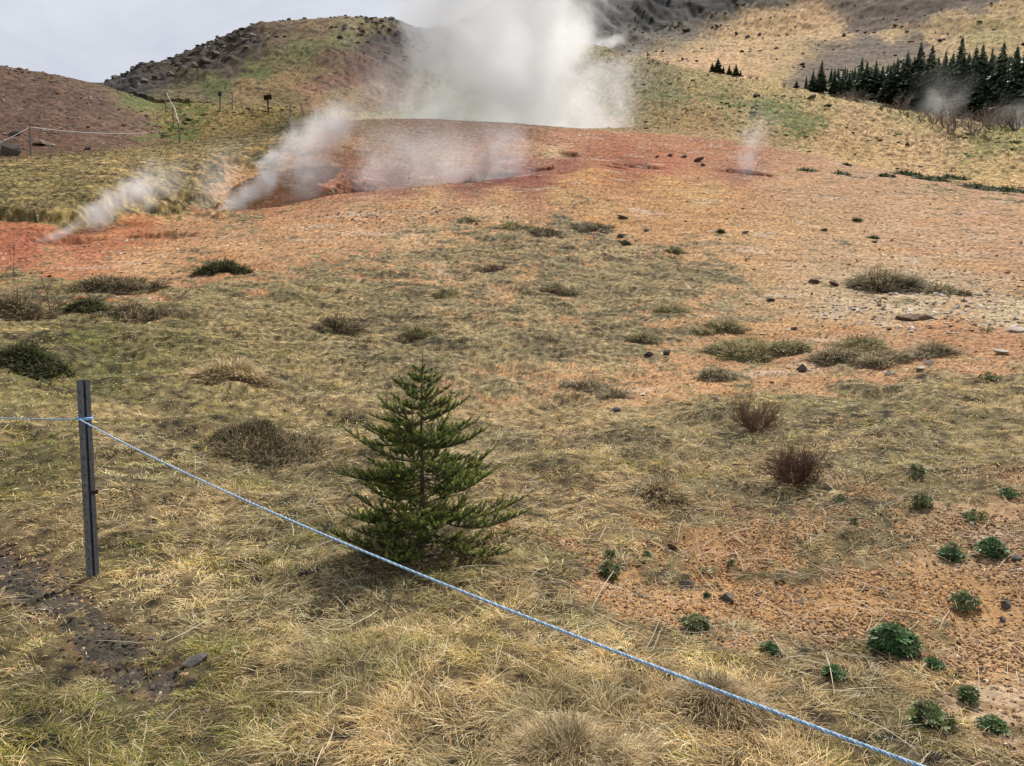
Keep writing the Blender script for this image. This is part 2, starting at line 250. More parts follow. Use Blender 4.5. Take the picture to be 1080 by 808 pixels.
# openings in the slope where the steam comes out: a real pit each
def grid_hit(px, py, surf):
    th, te = ray(px, py)
    i = np.clip(np.searchsorted(ANG, th), 1, NA - 1); f = (th - ANG[i - 1]) / (ANG[i] - ANG[i - 1])
    prof = surf[i - 1] * (1 - f) + surf[i] * f
    los = CAM_Z + te * RR
    k = np.nonzero((prof >= los) & (RR > 1.3))[0]
    k = k[0] if len(k) else NR - 2
    if k > 0:
        a, b = los[k - 1] - prof[k - 1], prof[k] - los[k]
        t = a / (a + b) if a + b > 1e-9 else 0
        r = RR[k - 1] + (RR[k] - RR[k - 1]) * np.clip(t, 0, 1)
    else: r = RR[k]
    return np.array([r * math.sin(th), r * math.cos(th)])
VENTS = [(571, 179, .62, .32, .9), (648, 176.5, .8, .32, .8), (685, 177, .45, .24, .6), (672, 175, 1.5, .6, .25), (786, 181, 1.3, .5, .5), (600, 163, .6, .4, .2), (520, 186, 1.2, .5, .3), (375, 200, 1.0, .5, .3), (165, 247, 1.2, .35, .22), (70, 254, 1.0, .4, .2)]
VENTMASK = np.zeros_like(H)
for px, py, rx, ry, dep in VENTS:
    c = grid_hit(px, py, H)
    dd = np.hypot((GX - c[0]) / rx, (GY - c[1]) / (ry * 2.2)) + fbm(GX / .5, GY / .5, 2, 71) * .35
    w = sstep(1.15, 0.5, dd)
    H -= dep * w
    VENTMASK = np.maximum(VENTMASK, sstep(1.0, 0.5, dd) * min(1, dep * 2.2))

def sample(grid, x, y):
    th = np.arctan2(x, y); r = np.maximum(np.hypot(x, y), R0)
    i = np.clip(np.searchsorted(ANG, th), 1, NA - 1); f = (th - ANG[i - 1]) / (ANG[i] - ANG[i - 1])
    j = np.clip(np.searchsorted(RR, r, side='right') - 1, 0, NR - 2); g = np.clip((r - RR[j]) / (RR[j + 1] - RR[j]), 0, 1)
    return (grid[i - 1, j] * (1 - f) * (1 - g) + grid[i, j] * f * (1 - g) + grid[i - 1, j + 1] * (1 - f) * g + grid[i, j + 1] * f * g)

def height(x, y): return float(sample(H, np.array([x]), np.array([y]))[0])

def at(px, py):
    """the point of the ground seen at a photo point"""
    c = grid_hit(px, py, H)
    return np.array([c[0], c[1], height(c[0], c[1])])

# ------------------------------------------------------------------ ground colour
soil = lin(np.moveaxis(shepard(SOIL, US, VS), 0, -1)) / ILLUM
dsat = sstep(700, 900, GU)[..., None] * .12 + .22
soil = (soil * (1 - dsat) + (soil @ np.array([.35, .45, .2]))[..., None] * dsat) * np.array([.88, .89, .65])
rill = fbm(LA0 / .045, LR0 / .007, 4, 89)
midc = lin(np.moveaxis(shepard(MID, GU + wu, GV + wv, 4.5), 0, -1)) / ILLUM
farc = lin(np.moveaxis(shepard(FAR, GU + wu * 1.1, GV + wv * 1.1, 5.5), 0, -1)) / ILLUM
g1 = fbm(GX / 0.9, GY / 0.9, 4, 81); LA = ANG[:, None] + 0 * GX; LR = np.log(RR)[None, :] + 0 * GX
def lp(sa, sr, octv, seed):
    p, q = LA / sa, LR / sr
    return fbm(.81 * p - .59 * q, .59 * p + .81 * q, octv, seed)
g2 = np.where(RR < 20, fbm(GX / .10, GY / .10, 3, 82), lp(.005, .009, 3, 82)); g3 = fbm(GX / 4, GY / 4, 3, 83)
lonely = sstep(.30, .5, fbm(GX / .9, GY / .9, 4, 90) + .5 * fbm(GX / .25, GY / .25, 2, 91) - .0) * (RR < 48)[None, :]
speck = np.where(RR < 12, fbm(GX / .05, GY / .05, 2, 84), lp(.0042, .011, 2, 84)); grit = lp(.0035, .006, 3, 85); tuftn = lp(.009, .012, 3, 88)
soil = soil * np.clip(1 + 0.24 * g1 + 0.14 * g3 + 0.42 * speck + .38 * rill * (RR > 9)[None, :], .35, 1.7)[..., None]
crust = sstep(.80, .95, ridged(LA0 / .16 + g1 * .25, LR0 / .05 + g1 * .25, 3, 98)) * (RR > 9)[None, :] * sstep(-.1, .3, g3)
soil = soil * (1 - .42 * crust)[..., None]
ocre = sstep(.05, .5, fbm(GX / 3.1, GY / 1.3, 4, 86))[..., None]
soil = soil * (1 - ocre * np.array([.03, .12, .24]))
pale = sstep(.32, .55, fbm(GX / 2.0, GY / .9, 4, 87) + .25 * speck)[..., None] * .45
soil = soil * (1 - pale) + pale * np.array([.44, .35, .27])
soil = soil * (1 - VENTMASK[..., None]) + VENTMASK[..., None] * np.array([.030, .013, .010])  # dark mud, with the shade of the pits painted in
soil = soil * (1 - MUD[..., None]) + MUD[..., None] * np.array([.055, .046, .038])
straw = np.array([.24, .18, .10]); olive = np.array([.10, .092, .034])
gg = np.clip(GREEN * 1.05 - .12 + g1 * .3 + g3 * .3, 0, 1)[..., None]
turf = straw * (1 - gg) + olive * gg
thatch_shade = np.clip(.72 + 1.0 * g2 + .6 * g1, .15, 1.5)  # mottled turf, its dark spots standing in for shaded gaps
turf = turf * (thatch_shade * np.clip(1 + .8 * fbm(LA0 / .07, LR0 / .010, 4, 99) * (RR > 7)[None, :], .35, 1.6))[..., None]
tq = sstep(-.45, .45, fbm(GX / .75, GY / .75, 3, 110) + .5 * fbm(GX / 2.4, GY / 2.4, 2, 111))[..., None]
turf = turf * (np.array([.78, .80, .74]) * (1 - tq) + np.array([1.15, 1.09, .98]) * tq) * np.interp(RR, [0, 5, 9], [.60, .60, 1.14])[None, :, None]  # last factor paints the near turf darker, as shade between blades
turf = np.where(((SEG > 8.6) & (GU < 345))[..., None], turf * np.array([1.10, 1.06, .86]), turf)
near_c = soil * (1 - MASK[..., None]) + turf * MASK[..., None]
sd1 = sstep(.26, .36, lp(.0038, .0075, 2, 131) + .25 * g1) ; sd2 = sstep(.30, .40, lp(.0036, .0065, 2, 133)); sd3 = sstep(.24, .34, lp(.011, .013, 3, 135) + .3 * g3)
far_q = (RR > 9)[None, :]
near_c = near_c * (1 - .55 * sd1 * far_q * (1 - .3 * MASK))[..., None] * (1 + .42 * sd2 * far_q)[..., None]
m1 = fbm(GX / 1.1, GY / 1.1, 4, 92); m2 = fbm(GX / .35, GY / .35, 3, 93); m3 = fbm(GX / 6, GY / 6, 3, 94)
GRM = [(640, 110, .35), (700, 95, .45), (740, 85, .3), (765, 105, .62), (800, 113, .75), (830, 124, .72), (860, 132, .55), (780, 125, .5), (740, 125, .3), (800, 145, .25), (800, 92, .2), (900, 125, .2), (880, 112, .15), (900, 150, .2), (950, 140, .42), (960, 165, .15), (1010, 146, .5), (1060, 150, .55), (1060, 185, .25), (690, 125, .4), (640, 75, .4), (300, 122, .4), (200, 115, .5), (185, 140, .6), (260, 125, .35), (60, 110, 0), (120, 120, 0), (20, 140, 0), (150, 106, .5), (450, 110, .5)]
grn = shepard(GRM, GU + wu, GV + wv)[0]
gr_amt = sstep(.5, .68, grn + .35 * m1 + .35 * tuftn + .15 * m3)[..., None]
mid_c = midc * np.clip(1 + .28 * m1 + .25 * m2 + .15 * m3 + .45 * grit + .35 * tuftn, .3, 1.9)[..., None] 
mid_c = mid_c * (1 - .85 * gr_amt) + .85 * gr_amt * lin([84, 104, 44]) / ILLUM * np.clip(1 + .5 * grit + .3 * m2, .4, 1.8)[..., None]
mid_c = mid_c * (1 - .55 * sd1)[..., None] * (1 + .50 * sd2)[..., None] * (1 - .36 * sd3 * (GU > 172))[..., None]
rt_ = sstep(600, 660, GU)[..., None]
mid_c = mid_c * (1 + rt_ * np.array([.24, .13, .06]))
f1 = fbm(GX / 7, GY / 7, 5, 95, .62); f2 = fbm(GX / 1.6, GY / 1.6, 3, 96)
streak = fbm(ANG[:, None] * 130 + RR[None, :] * .004, RR[None, :] / 38 + ANG[:, None] * 9, 4, 97)
far_c = farc * np.clip(1 + .25 * f1 + .2 * f2 + .22 * streak + .42 * grit + .42 * tuftn, .3, 1.9)[..., None]
def poly_in(u, v, pts):
    ins = np.zeros(u.shape, bool); n = len(pts)
    for i in range(n):
        (x0, y0), (x1, y1) = pts[i], pts[(i + 1) % n]
        c = (y0 > v) != (y1 > v)
        with np.errstate(divide='ignore', invalid='ignore'): ins ^= c & (u < (x1 - x0) * (v - y0) / (y1 - y0 + 1e-9) + x0)
    return ins
su, sv_ = GU + wu * .7 + tuftn * 14, GV + wv * .4 + tuftn * 3
scree = np.zeros_like(H)  # darker grey-brown patches on the mountain slope
for pl_ in ([(886, 37), (900, 20), (925, 2), (950, -60), (1300, -60), (1060, -2), (1000, 10), (960, 22), (925, 33)], [(815, 93), (850, 70), (900, 52), (955, 42), (992, 42), (965, 55), (915, 66), (880, 84), (850, 95)]):
    scree = np.maximum(scree, (poly_in(su, sv_, pl_) & FARZ).astype(float))
dark_patch_c = lin([94, 81, 68]) / ILLUM
far_c = far_c * (1 - .85 * scree[..., None]) + .85 * scree[..., None] * dark_patch_c * np.clip(1 + .4 * grit + .3 * f2, .4, 1.7)[..., None]
far_c = far_c * np.where((GU < 480)[..., None], np.array([.88, .80, .82]), 1.0)
far_c = far_c * (1 + rt_ * np.array([.24, .12, .01]))
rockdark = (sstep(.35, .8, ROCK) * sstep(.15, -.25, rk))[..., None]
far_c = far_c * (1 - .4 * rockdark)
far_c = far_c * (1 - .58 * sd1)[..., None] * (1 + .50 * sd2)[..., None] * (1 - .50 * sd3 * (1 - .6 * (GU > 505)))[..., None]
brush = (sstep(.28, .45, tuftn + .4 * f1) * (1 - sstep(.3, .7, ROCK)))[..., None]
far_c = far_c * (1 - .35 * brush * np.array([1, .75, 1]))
s2 = sstep(10.8, 11.05, SEG + g1 * .12)[..., None]
# the brown hill begins at its own foot, the grass terrace keeps the grass colour
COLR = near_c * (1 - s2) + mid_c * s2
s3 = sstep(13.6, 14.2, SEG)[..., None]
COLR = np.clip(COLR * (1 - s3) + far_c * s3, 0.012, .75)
ROUGHN = np.clip(1 - MASK, 0, 1)
print('terrain', round(time.time() - T0, 1))

# ------------------------------------------------------------------ materials
def new_mat(name):
    m = bpy.data.materials.new(name); m.use_nodes = True
    nt = m.node_tree; nt.nodes.clear()
    out = nt.nodes.new('ShaderNodeOutputMaterial')
    return m, nt, out

def N(nt, typ, **kw):
    n = nt.nodes.new(typ)
    for k, v in kw.items():
        if k.startswith('i_'):
            n.inputs[k[2:].replace('_', ' ')].default_value = v
        else: setattr(n, k, v)
    return n

def math_n(nt, op, a, b=None, c=None, clamp=False):
    n = nt.nodes.new('ShaderNodeMath'); n.operation = op; n.use_clamp = clamp
    for i, v in enumerate((a, b, c)):
        if v is None: continue
        if isinstance(v, (int, float)): n.inputs[i].default_value = v
        else: nt.links.new(v, n.inputs[i])
    return n.outputs[0]

def ground_material():
    m, nt, out = new_mat('ground_material')
    at_ = N(nt, 'ShaderNodeAttribute', attribute_name='base_colour')
    tc = N(nt, 'ShaderNodeTexCoord')
    n1 = N(nt, 'ShaderNodeTexNoise'); n1.inputs['Scale'].default_value = 55; n1.inputs['Detail'].default_value = 5; n1.inputs['Roughness'].default_value = .65
    n2 = N(nt, 'ShaderNodeTexNoise'); n2.inputs['Scale'].default_value = 3.0; n2.inputs['Detail'].default_value = 8; n2.inputs['Roughness'].default_value = .7
    vo = N(nt, 'ShaderNodeTexVoronoi'); vo.inputs['Scale'].default_value = 70
    for n in (n1, n2, vo): nt.links.new(tc.outputs['Object'], n.inputs['Vector'])
    v1 = math_n(nt, 'MULTIPLY_ADD', n1.outputs['Fac'], 1.3, .35)
    v2 = math_n(nt, 'MULTIPLY_ADD', n2.outputs['Fac'], .9, .55)
    vv = math_n(nt, 'MULTIPLY', v1, v2)
    mul = N(nt, 'ShaderNodeVectorMath', operation='SCALE')
    nt.links.new(at_.outputs['Color'], mul.inputs[0]); nt.links.new(vv, mul.inputs['Scale'])
    bs = N(nt, 'ShaderNodeBsdfPrincipled'); bs.inputs['Roughness'].default_value = .95; bs.inputs['Specular IOR Level'].default_value = .15
    nt.links.new(mul.outputs[0], bs.inputs['Base Color'])
    hgt = math_n(nt, 'ADD', math_n(nt, 'MULTIPLY', n2.outputs['Fac'], .06), math_n(nt, 'ADD', math_n(nt, 'MULTIPLY', n1.outputs['Fac'], .012), math_n(nt, 'MULTIPLY', vo.outputs['Distance'], .006)))
    bp = N(nt, 'ShaderNodeBump'); bp.inputs['Strength'].default_value = .7; bp.inputs['Distance'].default_value = 1.0
    nt.links.new(hgt, bp.inputs['Height']); nt.links.new(bp.outputs[0], bs.inputs['Normal'])
    nt.links.new(bs.outputs[0], out.inputs['Surface'])
    return m

def leaf_material(name, trans=.28, rough=.7, spec=.2, noise=0.0):
    m, nt, out = new_mat(name)
    a = N(nt, 'ShaderNodeAttribute', attribute_name='base_colour')
    col = a.outputs['Color']
    tc = N(nt, 'ShaderNodeTexCoord')
    nz = N(nt, 'ShaderNodeTexNoise'); nz.inputs['Scale'].default_value = 9; nz.inputs['Detail'].default_value = 3
    nt.links.new(tc.outputs['Object'], nz.inputs['Vector'])
    mul = N(nt, 'ShaderNodeVectorMath', operation='SCALE')
    nt.links.new(col, mul.inputs[0]); nt.links.new(math_n(nt, 'MULTIPLY_ADD', nz.outputs['Fac'], .5, .75), mul.inputs['Scale'])
    bs = N(nt, 'ShaderNodeBsdfPrincipled'); bs.inputs['Roughness'].default_value = rough; bs.inputs['Specular IOR Level'].default_value = spec
    tr = N(nt, 'ShaderNodeBsdfTranslucent')
    mx = N(nt, 'ShaderNodeMixShader'); mx.inputs[0].default_value = trans
    nt.links.new(mul.outputs[0], bs.inputs['Base Color']); nt.links.new(mul.outputs[0], tr.inputs['Color'])
    nt.links.new(bs.outputs[0], mx.inputs[1]); nt.links.new(tr.outputs[0], mx.inputs[2])
    nt.links.new(mx.outputs[0], out.inputs['Surface'])
    return m

def solid_material(name, c1, c2, scale=20, rough=.85, bump=.3, metal=0.0, dist=.02, spec=.3):
    m, nt, out = new_mat(name)
    tc = N(nt, 'ShaderNodeTexCoord')
    nz = N(nt, 'ShaderNodeTexNoise'); nz.inputs['Scale'].default_value = scale; nz.inputs['Detail'].default_value = 7; nz.inputs['Roughness'].default_value = .68
    nt.links.new(tc.outputs['Object'], nz.inputs['Vector'])
    rp = N(nt, 'ShaderNodeValToRGB')
    rp.color_ramp.elements[0].position = .32; rp.color_ramp.elements[0].color = (*c1, 1)
    rp.color_ramp.elements[1].position = .68; rp.color_ramp.elements[1].color = (*c2, 1)
    nt.links.new(nz.outputs['Fac'], rp.inputs[0])
    bs = N(nt, 'ShaderNodeBsdfPrincipled'); bs.inputs['Roughness'].default_value = rough; bs.inputs['Metallic'].default_value = metal; bs.inputs['Specular IOR Level'].default_value = spec
    nt.links.new(rp.outputs[0], bs.inputs['Base Color'])
    bp = N(nt, 'ShaderNodeBump'); bp.inputs['Strength'].default_value = bump; bp.inputs['Distance'].default_value = dist
    nt.links.new(nz.outputs['Fac'], bp.inputs['Height']); nt.links.new(bp.outputs[0], bs.inputs['Normal'])
    nt.links.new(bs.outputs[0], out.inputs['Surface'])
    return m

M_GROUND = ground_material()
M_GRASS = leaf_material('grass_material', .22, .75, .15)
M_LEAF = leaf_material('leaf_material', .2, .5, .35)
M_NEEDLE = leaf_material('needle_material', .25, .5, .3)
M_TWIG = leaf_material('twig_material', .0, .9, .1)
M_PEBBLE = leaf_material('pebble_material', .0, .9, .2)
M_BARK = solid_material('bark_material', (.06, .042, .03), (.13, .10, .075), 40)
M_STONE_DARK = solid_material('dark_stone_material', (.05, .046, .042), (.15, .13, .11), 22, .9, .6)
M_CRAG = solid_material('crag_rock_material', (.085, .074, .062), (.21, .175, .14), .9, .95, .8, 0, .4)
M_STONE_BROWN = solid_material('brown_stone_material', (.09, .055, .035), (.22, .14, .09), 14, .9, .6)
M_STONE_PALE = solid_material('pale_stone_material', (.33, .27, .21), (.55, .48, .40), 14, .9, .5)
M_POST = solid_material('post_material', (.085, .090, .098), (.19, .20, .215), 60, .62, .25, 0.0, .004, .4)
M_POST_FAR = solid_material('weathered_post_material', (.10, .09, .08), (.20, .18, .16), 30, .8, .3)
M_SIGN = solid_material('sign_board_material', (.020, .010, .010), (.05, .022, .02), 20, .6, .1)

# ------------------------------------------------------------------ mesh helpers
class MB:
    def __init__(s): s.v = []; s.f = {}; s.n = 0; s.c = []
    def add(s, v, f, c=None, mat=0):
        v = np.asarray(v, np.float32).reshape(-1, 3); f = np.asarray(f, np.int64)
        s.v.append(v); s.f.setdefault((f.shape[1], mat), []).append(f + s.n); s.n += len(v)
        if c is None: c = (.5, .5, .5)
        c = np.asarray(c, np.float32)
        s.c.append(np.broadcast_to(c, (len(v), 3)) if c.ndim == 1 else c)
    def mesh(s, name, mats, smooth=True):
        me = bpy.data.meshes.new(name)
        V = np.concatenate(s.v); C = np.concatenate(s.c)
        loops, starts, tot, mi = [], [], [], []; pos = 0
        for (k, mat), fl in s.f.items():
            F = np.concatenate(fl); loops.append(F.ravel()); nf = len(F)
            starts.append(pos + np.arange(nf) * k); tot.append(np.full(nf, k)); mi.append(np.full(nf, mat)); pos += nf * k
        L = np.concatenate(loops); S = np.concatenate(starts); TT = np.concatenate(tot); MI = np.concatenate(mi)
        me.vertices.add(len(V)); me.vertices.foreach_set('co', V.ravel())
        me.loops.add(len(L)); me.loops.foreach_set('vertex_index', L.astype(np.int32))
        me.polygons.add(len(S)); me.polygons.foreach_set('loop_start', S.astype(np.int32)); me.polygons.foreach_set('loop_total', TT.astype(np.int32))
        me.polygons.foreach_set('material_index', MI.astype(np.int32))
        me.polygons.foreach_set('use_smooth', np.full(len(S), smooth))
        ca = me.attributes.new('base_colour', 'FLOAT_COLOR', 'POINT')
        ca.data.foreach_set('color', np.concatenate([C, np.ones((len(C), 1), np.float32)], 1).astype(np.float32).ravel())
        for m in (mats if isinstance(mats, (list, tuple)) else [mats]): me.materials.append(m)
        me.update(calc_edges=True); me.validate()
        return me
    def obj(s, name, mats, parent=None, smooth=True, loc=None):
        return link(name, s.mesh(name, mats, smooth), parent, loc)

def link(name, data, parent=None, loc=None):
    o = bpy.data.objects.new(name, data); COL.objects.link(o)
    if parent is not None: o.parent = parent
    if loc is not None: o.location = [float(q) for q in loc]
    return o

def tag(o, label, cat, group=None):
    o['label'] = label; o['category'] = cat
    if group: o['group'] = group
    return o

def thing(name, label, cat, loc=(0, 0, 0), group=None):
    o = bpy.data.objects.new(name, None); COL.objects.link(o); o.location = [float(q) for q in loc]
    o.empty_display_size = .1
    return tag(o, label, cat, group)

def copy_thing(src, loc, rz, sc, label, group=None):
    r = src.copy(); COL.objects.link(r); r.location = [float(q) for q in loc]; r.rotation_euler = (0, 0, rz); r.scale = sc if isinstance(sc, (tuple, list)) else (sc,) * 3
    r['label'] = label
    if group: r['group'] = group
    for ch in list(src.children):
        c = ch.copy(); COL.objects.link(c); c.parent = r
    return r

def tube(mb, pts, rad, sides=6, c=(.2, .2, .2), mat=0, cap=True):
    pts = np.asarray(pts, float); n = len(pts); rad = np.broadcast_to(np.asarray(rad, float), (n,))
    t = np.gradient(pts, axis=0); t /= np.linalg.norm(t, axis=1)[:, None] + 1e-9
    ref = np.array([0, 0, 1.0]) if abs(t[0, 2]) < .9 else np.array([1.0, 0, 0])
    a = np.cross(t, ref); a /= np.linalg.norm(a, axis=1)[:, None] + 1e-9
    b = np.cross(t, a)
    ph = np.arange(sides) / sides * 2 * np.pi
    V = pts[:, None, :] + rad[:, None, None] * (np.cos(ph)[None, :, None] * a[:, None, :] + np.sin(ph)[None, :, None] * b[:, None, :])
    i = np.arange(n - 1)[:, None] * sides; k = np.arange(sides)[None, :]; k2 = (k + 1) % sides
    F = np.stack([i + k, i + sides + k, i + sides + k2, i + k2], -1).reshape(-1, 4)
    mb.add(V.reshape(-1, 3), F, c, mat)
    if cap:
        for end in (0, n - 1):
            ring = V[end]; cen = pts[end]
            vv = np.vstack([ring, cen[None]])
            ff = [[q, (q + 1) % sides, sides] if end == 0 else [(q + 1) % sides, q, sides] for q in range(sides)]
            mb.add(vv, ff, c, mat)

def box(mb, cen, size, c=(.2, .2, .2), mat=0, R=None):
    s = np.array(size) / 2
    v = np.array([[x, y, z] for x in (-1, 1) for y in (-1, 1) for z in (-1, 1)], float) * s
    if R is not None: v = v @ R.T
    mb.add(v + np.array(cen), [[0, 1, 3, 2], [4, 6, 7, 5], [0, 4, 5, 1], [2, 3, 7, 6], [0, 2, 6, 4], [1, 5, 7, 3]], c, mat)

# icosahedron
_p = (1 + 5 ** .5) / 2
ICO_V = np.array([(-1, _p, 0), (1, _p, 0), (-1, -_p, 0), (1, -_p, 0), (0, -1, _p), (0, 1, _p), (0, -1, -_p), (0, 1, -_p), (_p, 0, -1), (_p, 0, 1), (-_p, 0, -1), (-_p, 0, 1)]) / math.hypot(1, _p)
ICO_F = np.array([(0, 11, 5), (0, 5, 1), (0, 1, 7), (0, 7, 10), (0, 10, 11), (1, 5, 9), (5, 11, 4), (11, 10, 2), (10, 7, 6), (7, 1, 8), (3, 9, 4), (3, 4, 2), (3, 2, 6), (3, 6, 8), (3, 8, 9), (4, 9, 5), (2, 4, 11), (6, 2, 10), (8, 6, 7), (9, 8, 1)])
def ico(level):
    v, f = ICO_V.copy(), ICO_F.copy()
    for _ in range(level):
        cache = {}; vs = list(v); nf = []
        def mid(a, b):
            k = (min(a, b), max(a, b))
            if k not in cache:
                q = vs[a] + vs[b]; vs.append(q / np.linalg.norm(q)); cache[k] = len(vs) - 1
            return cache[k]
        for a, b, c in f:
            ab, bc, ca = mid(a, b), mid(b, c), mid(c, a)
            nf += [(a, ab, ca), (b, bc, ab), (c, ca, bc), (ab, bc, ca)]
        v, f = np.array(vs), np.array(nf)
    return v, f
ICO3 = ico(3)

def rock_mesh(seed, size, facet=1.0):
    """an angular stone: a ball cut by random planes, then roughened"""
    r = np.random.default_rng(seed)
    v, f = ICO3[0].copy(), ICO3[1]
    for _ in range(9):
        n = r.normal(size=3); n /= np.linalg.norm(n); d = r.uniform(.35, .72)
        h = v @ n - d
        v = np.where((h > 0)[:, None], v - h[:, None] * n * facet, v)
    v = v * (1 + .05 * fbm(v[:, 0] * 2.2 + seed, v[:, 1] * 2.2 + v[:, 2] * 1.7, 3, seed))[:, None]
    v = v * np.array(size) / 2
    mb = MB(); mb.add(v, f)
    return mb

# ------------------------------------------------------------------ terrain objects
def terrain_objects():
    idx = np.arange(NA * NR).reshape(NA, NR)
    A, B, C_, D = idx[:-1, :-1], idx[:-1, 1:], idx[1:, 1:], idx[1:, :-1]
    seg = SEG[:-1, :-1]; u = GU[:-1, :-1]
    zone = np.zeros(seg.shape, int)
    zone[(seg >= 11.0) & (u < 172) & (seg < 14.0)] = 1
    zone[(seg >= 11.0) & (u > 632) & (seg < 14.0)] = 2
    zone[(seg >= 14.0) & (u < 505)] = 3
    zone[(seg >= 14.0) & (u >= 505)] = 4
    V = np.stack([GX, GY, H], -1).reshape(-1, 3)
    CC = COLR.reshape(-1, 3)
    for z, name in enumerate(('ground', 'earth_hill', 'hillside', 'rocky_hill', 'mountain')):
        m = zone == z
        F = np.stack([A[m], D[m], C_[m], B[m]], -1)
        used, inv = np.unique(F.ravel(), return_inverse=True)
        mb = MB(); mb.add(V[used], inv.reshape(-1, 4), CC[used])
        if z == 0:
            n0 = mb.n; ring = idx[:-1, 0]; pos = np.searchsorted(used, ring)
            cen = np.array([[0, 0, 0.0]]); mb.add(cen, np.zeros((0, 3), int), (.15, .11, .06))
            mb.f.setdefault((3, 0), []).append(np.stack([np.full(len(pos), n0), np.roll(pos, -1), pos], -1))
        o = mb.obj(name, M_GROUND); o['kind'] = 'structure'
terrain_objects()
print('terrain meshes', round(time.time() - T0, 1))

# ------------------------------------------------------------------ grass
def blades(x, y, z, az, L, hf, w, col, mb, tipdark=None, up=None, sway=None):
    """ribbons of grass: 4 rows, ending in a point"""
    n = len(x)
    d = np.stack([np.cos(az), np.sin(az), np.zeros(n)], -1)
    q = np.stack([-np.sin(az), np.cos(az), np.zeros(n)], -1)
    roll = rng.uniform(-.8, .8, n)
    q = q * np.cos(roll)[:, None] + np.array([0, 0, 1.0]) * np.sin(roll)[:, None]
    bendq = rng.normal(0, .18, n)[:, None]
    P = np.stack([x, y, z], -1)
    hz = np.sqrt(np.clip(1 - np.minimum(hf, .98) ** 2, .05, 1))
    rows = []
    for t, hh in ((0, 0), (.33, .62), (.68, 1.0), (1.0, .82)):
        c = P + d * (L * hz * t)[:, None] + q * bendq * (L * t * t)[:, None]
        c[:, 2] += L * hf * hh
        rows.append(c)
    if sway is not None:
        for k, t in enumerate((0, .33, .68, 1.0)): rows[k][:, 2] += sway * L * hz * t
    ww = w / 2
    V = np.stack([rows[0] - q * (ww * .8)[:, None], rows[0] + q * (ww * .8)[:, None],
                  rows[1] - q * ww[:, None], rows[1] + q * ww[:, None],
                  rows[2] - q * (ww * .75)[:, None], rows[2] + q * (ww * .75)[:, None], rows[3]], 1)
    base = np.arange(n)[:, None] * 7
    Q = np.concatenate([base + np.array([[0, 1, 3, 2]]), base + np.array([[2, 3, 5, 4]])], 0)
    Tt = base + np.array([[4, 5, 6]])
    cf = np.array([.95, .95, 1, 1, 1.03, 1.03, 1.05])
    Cc = col[:, None, :] * cf[None, :, None] if tipdark is None else col[:, None, :] * np.ones((1, 7, 1))
    n0 = mb.n
    mb.add(V.reshape(-1, 3), Q, Cc.reshape(-1, 3))
    mb.f.setdefault((3, 0), []).append(Tt + n0)

def grass_colours(n, green, lum):
    strawc = np.array([[.60, .47, .275], [.52, .395, .21], [.68, .56, .36], [.43, .31, .155], [.50, .355, .16], [.24, .165, .085], [.46, .37, .24]])
    greenc = np.array([[.18, .20, .04], [.27, .25, .05], [.11, .145, .03], [.37, .31, .085]])
    a = strawc[rng.integers(0, 7, n)]; b = greenc[rng.integers(0, 4, n)]
    isg = (rng.random(n) < green)[:, None]
    c = np.where(isg, b, a) * lum[:, None] * rng.uniform(.55, 1.35, n)[:, None]
    return np.clip(c, .01, .85)

def tone(x, y):
    t = sstep(-.45, .45, fbm(x / .75, y / .75, 3, 110) + .5 * fbm(x / 2.4, y / 2.4, 2, 111))[..., None]
    return np.array([.78, .80, .74]) * (1 - t) + np.array([1.15, 1.09, .98]) * t

def scatter(n, r0, r1, power, amax=41.5):
    th = np.radians(rng.uniform(-amax, amax, n))
    u = rng.random(n)
    if power == 2: r = r0 * (r1 / r0) ** u
    else: r = np.sqrt(r0 * r0 + (r1 * r1 - r0 * r0) * u)
    return r * np.sin(th), r * np.cos(th), r

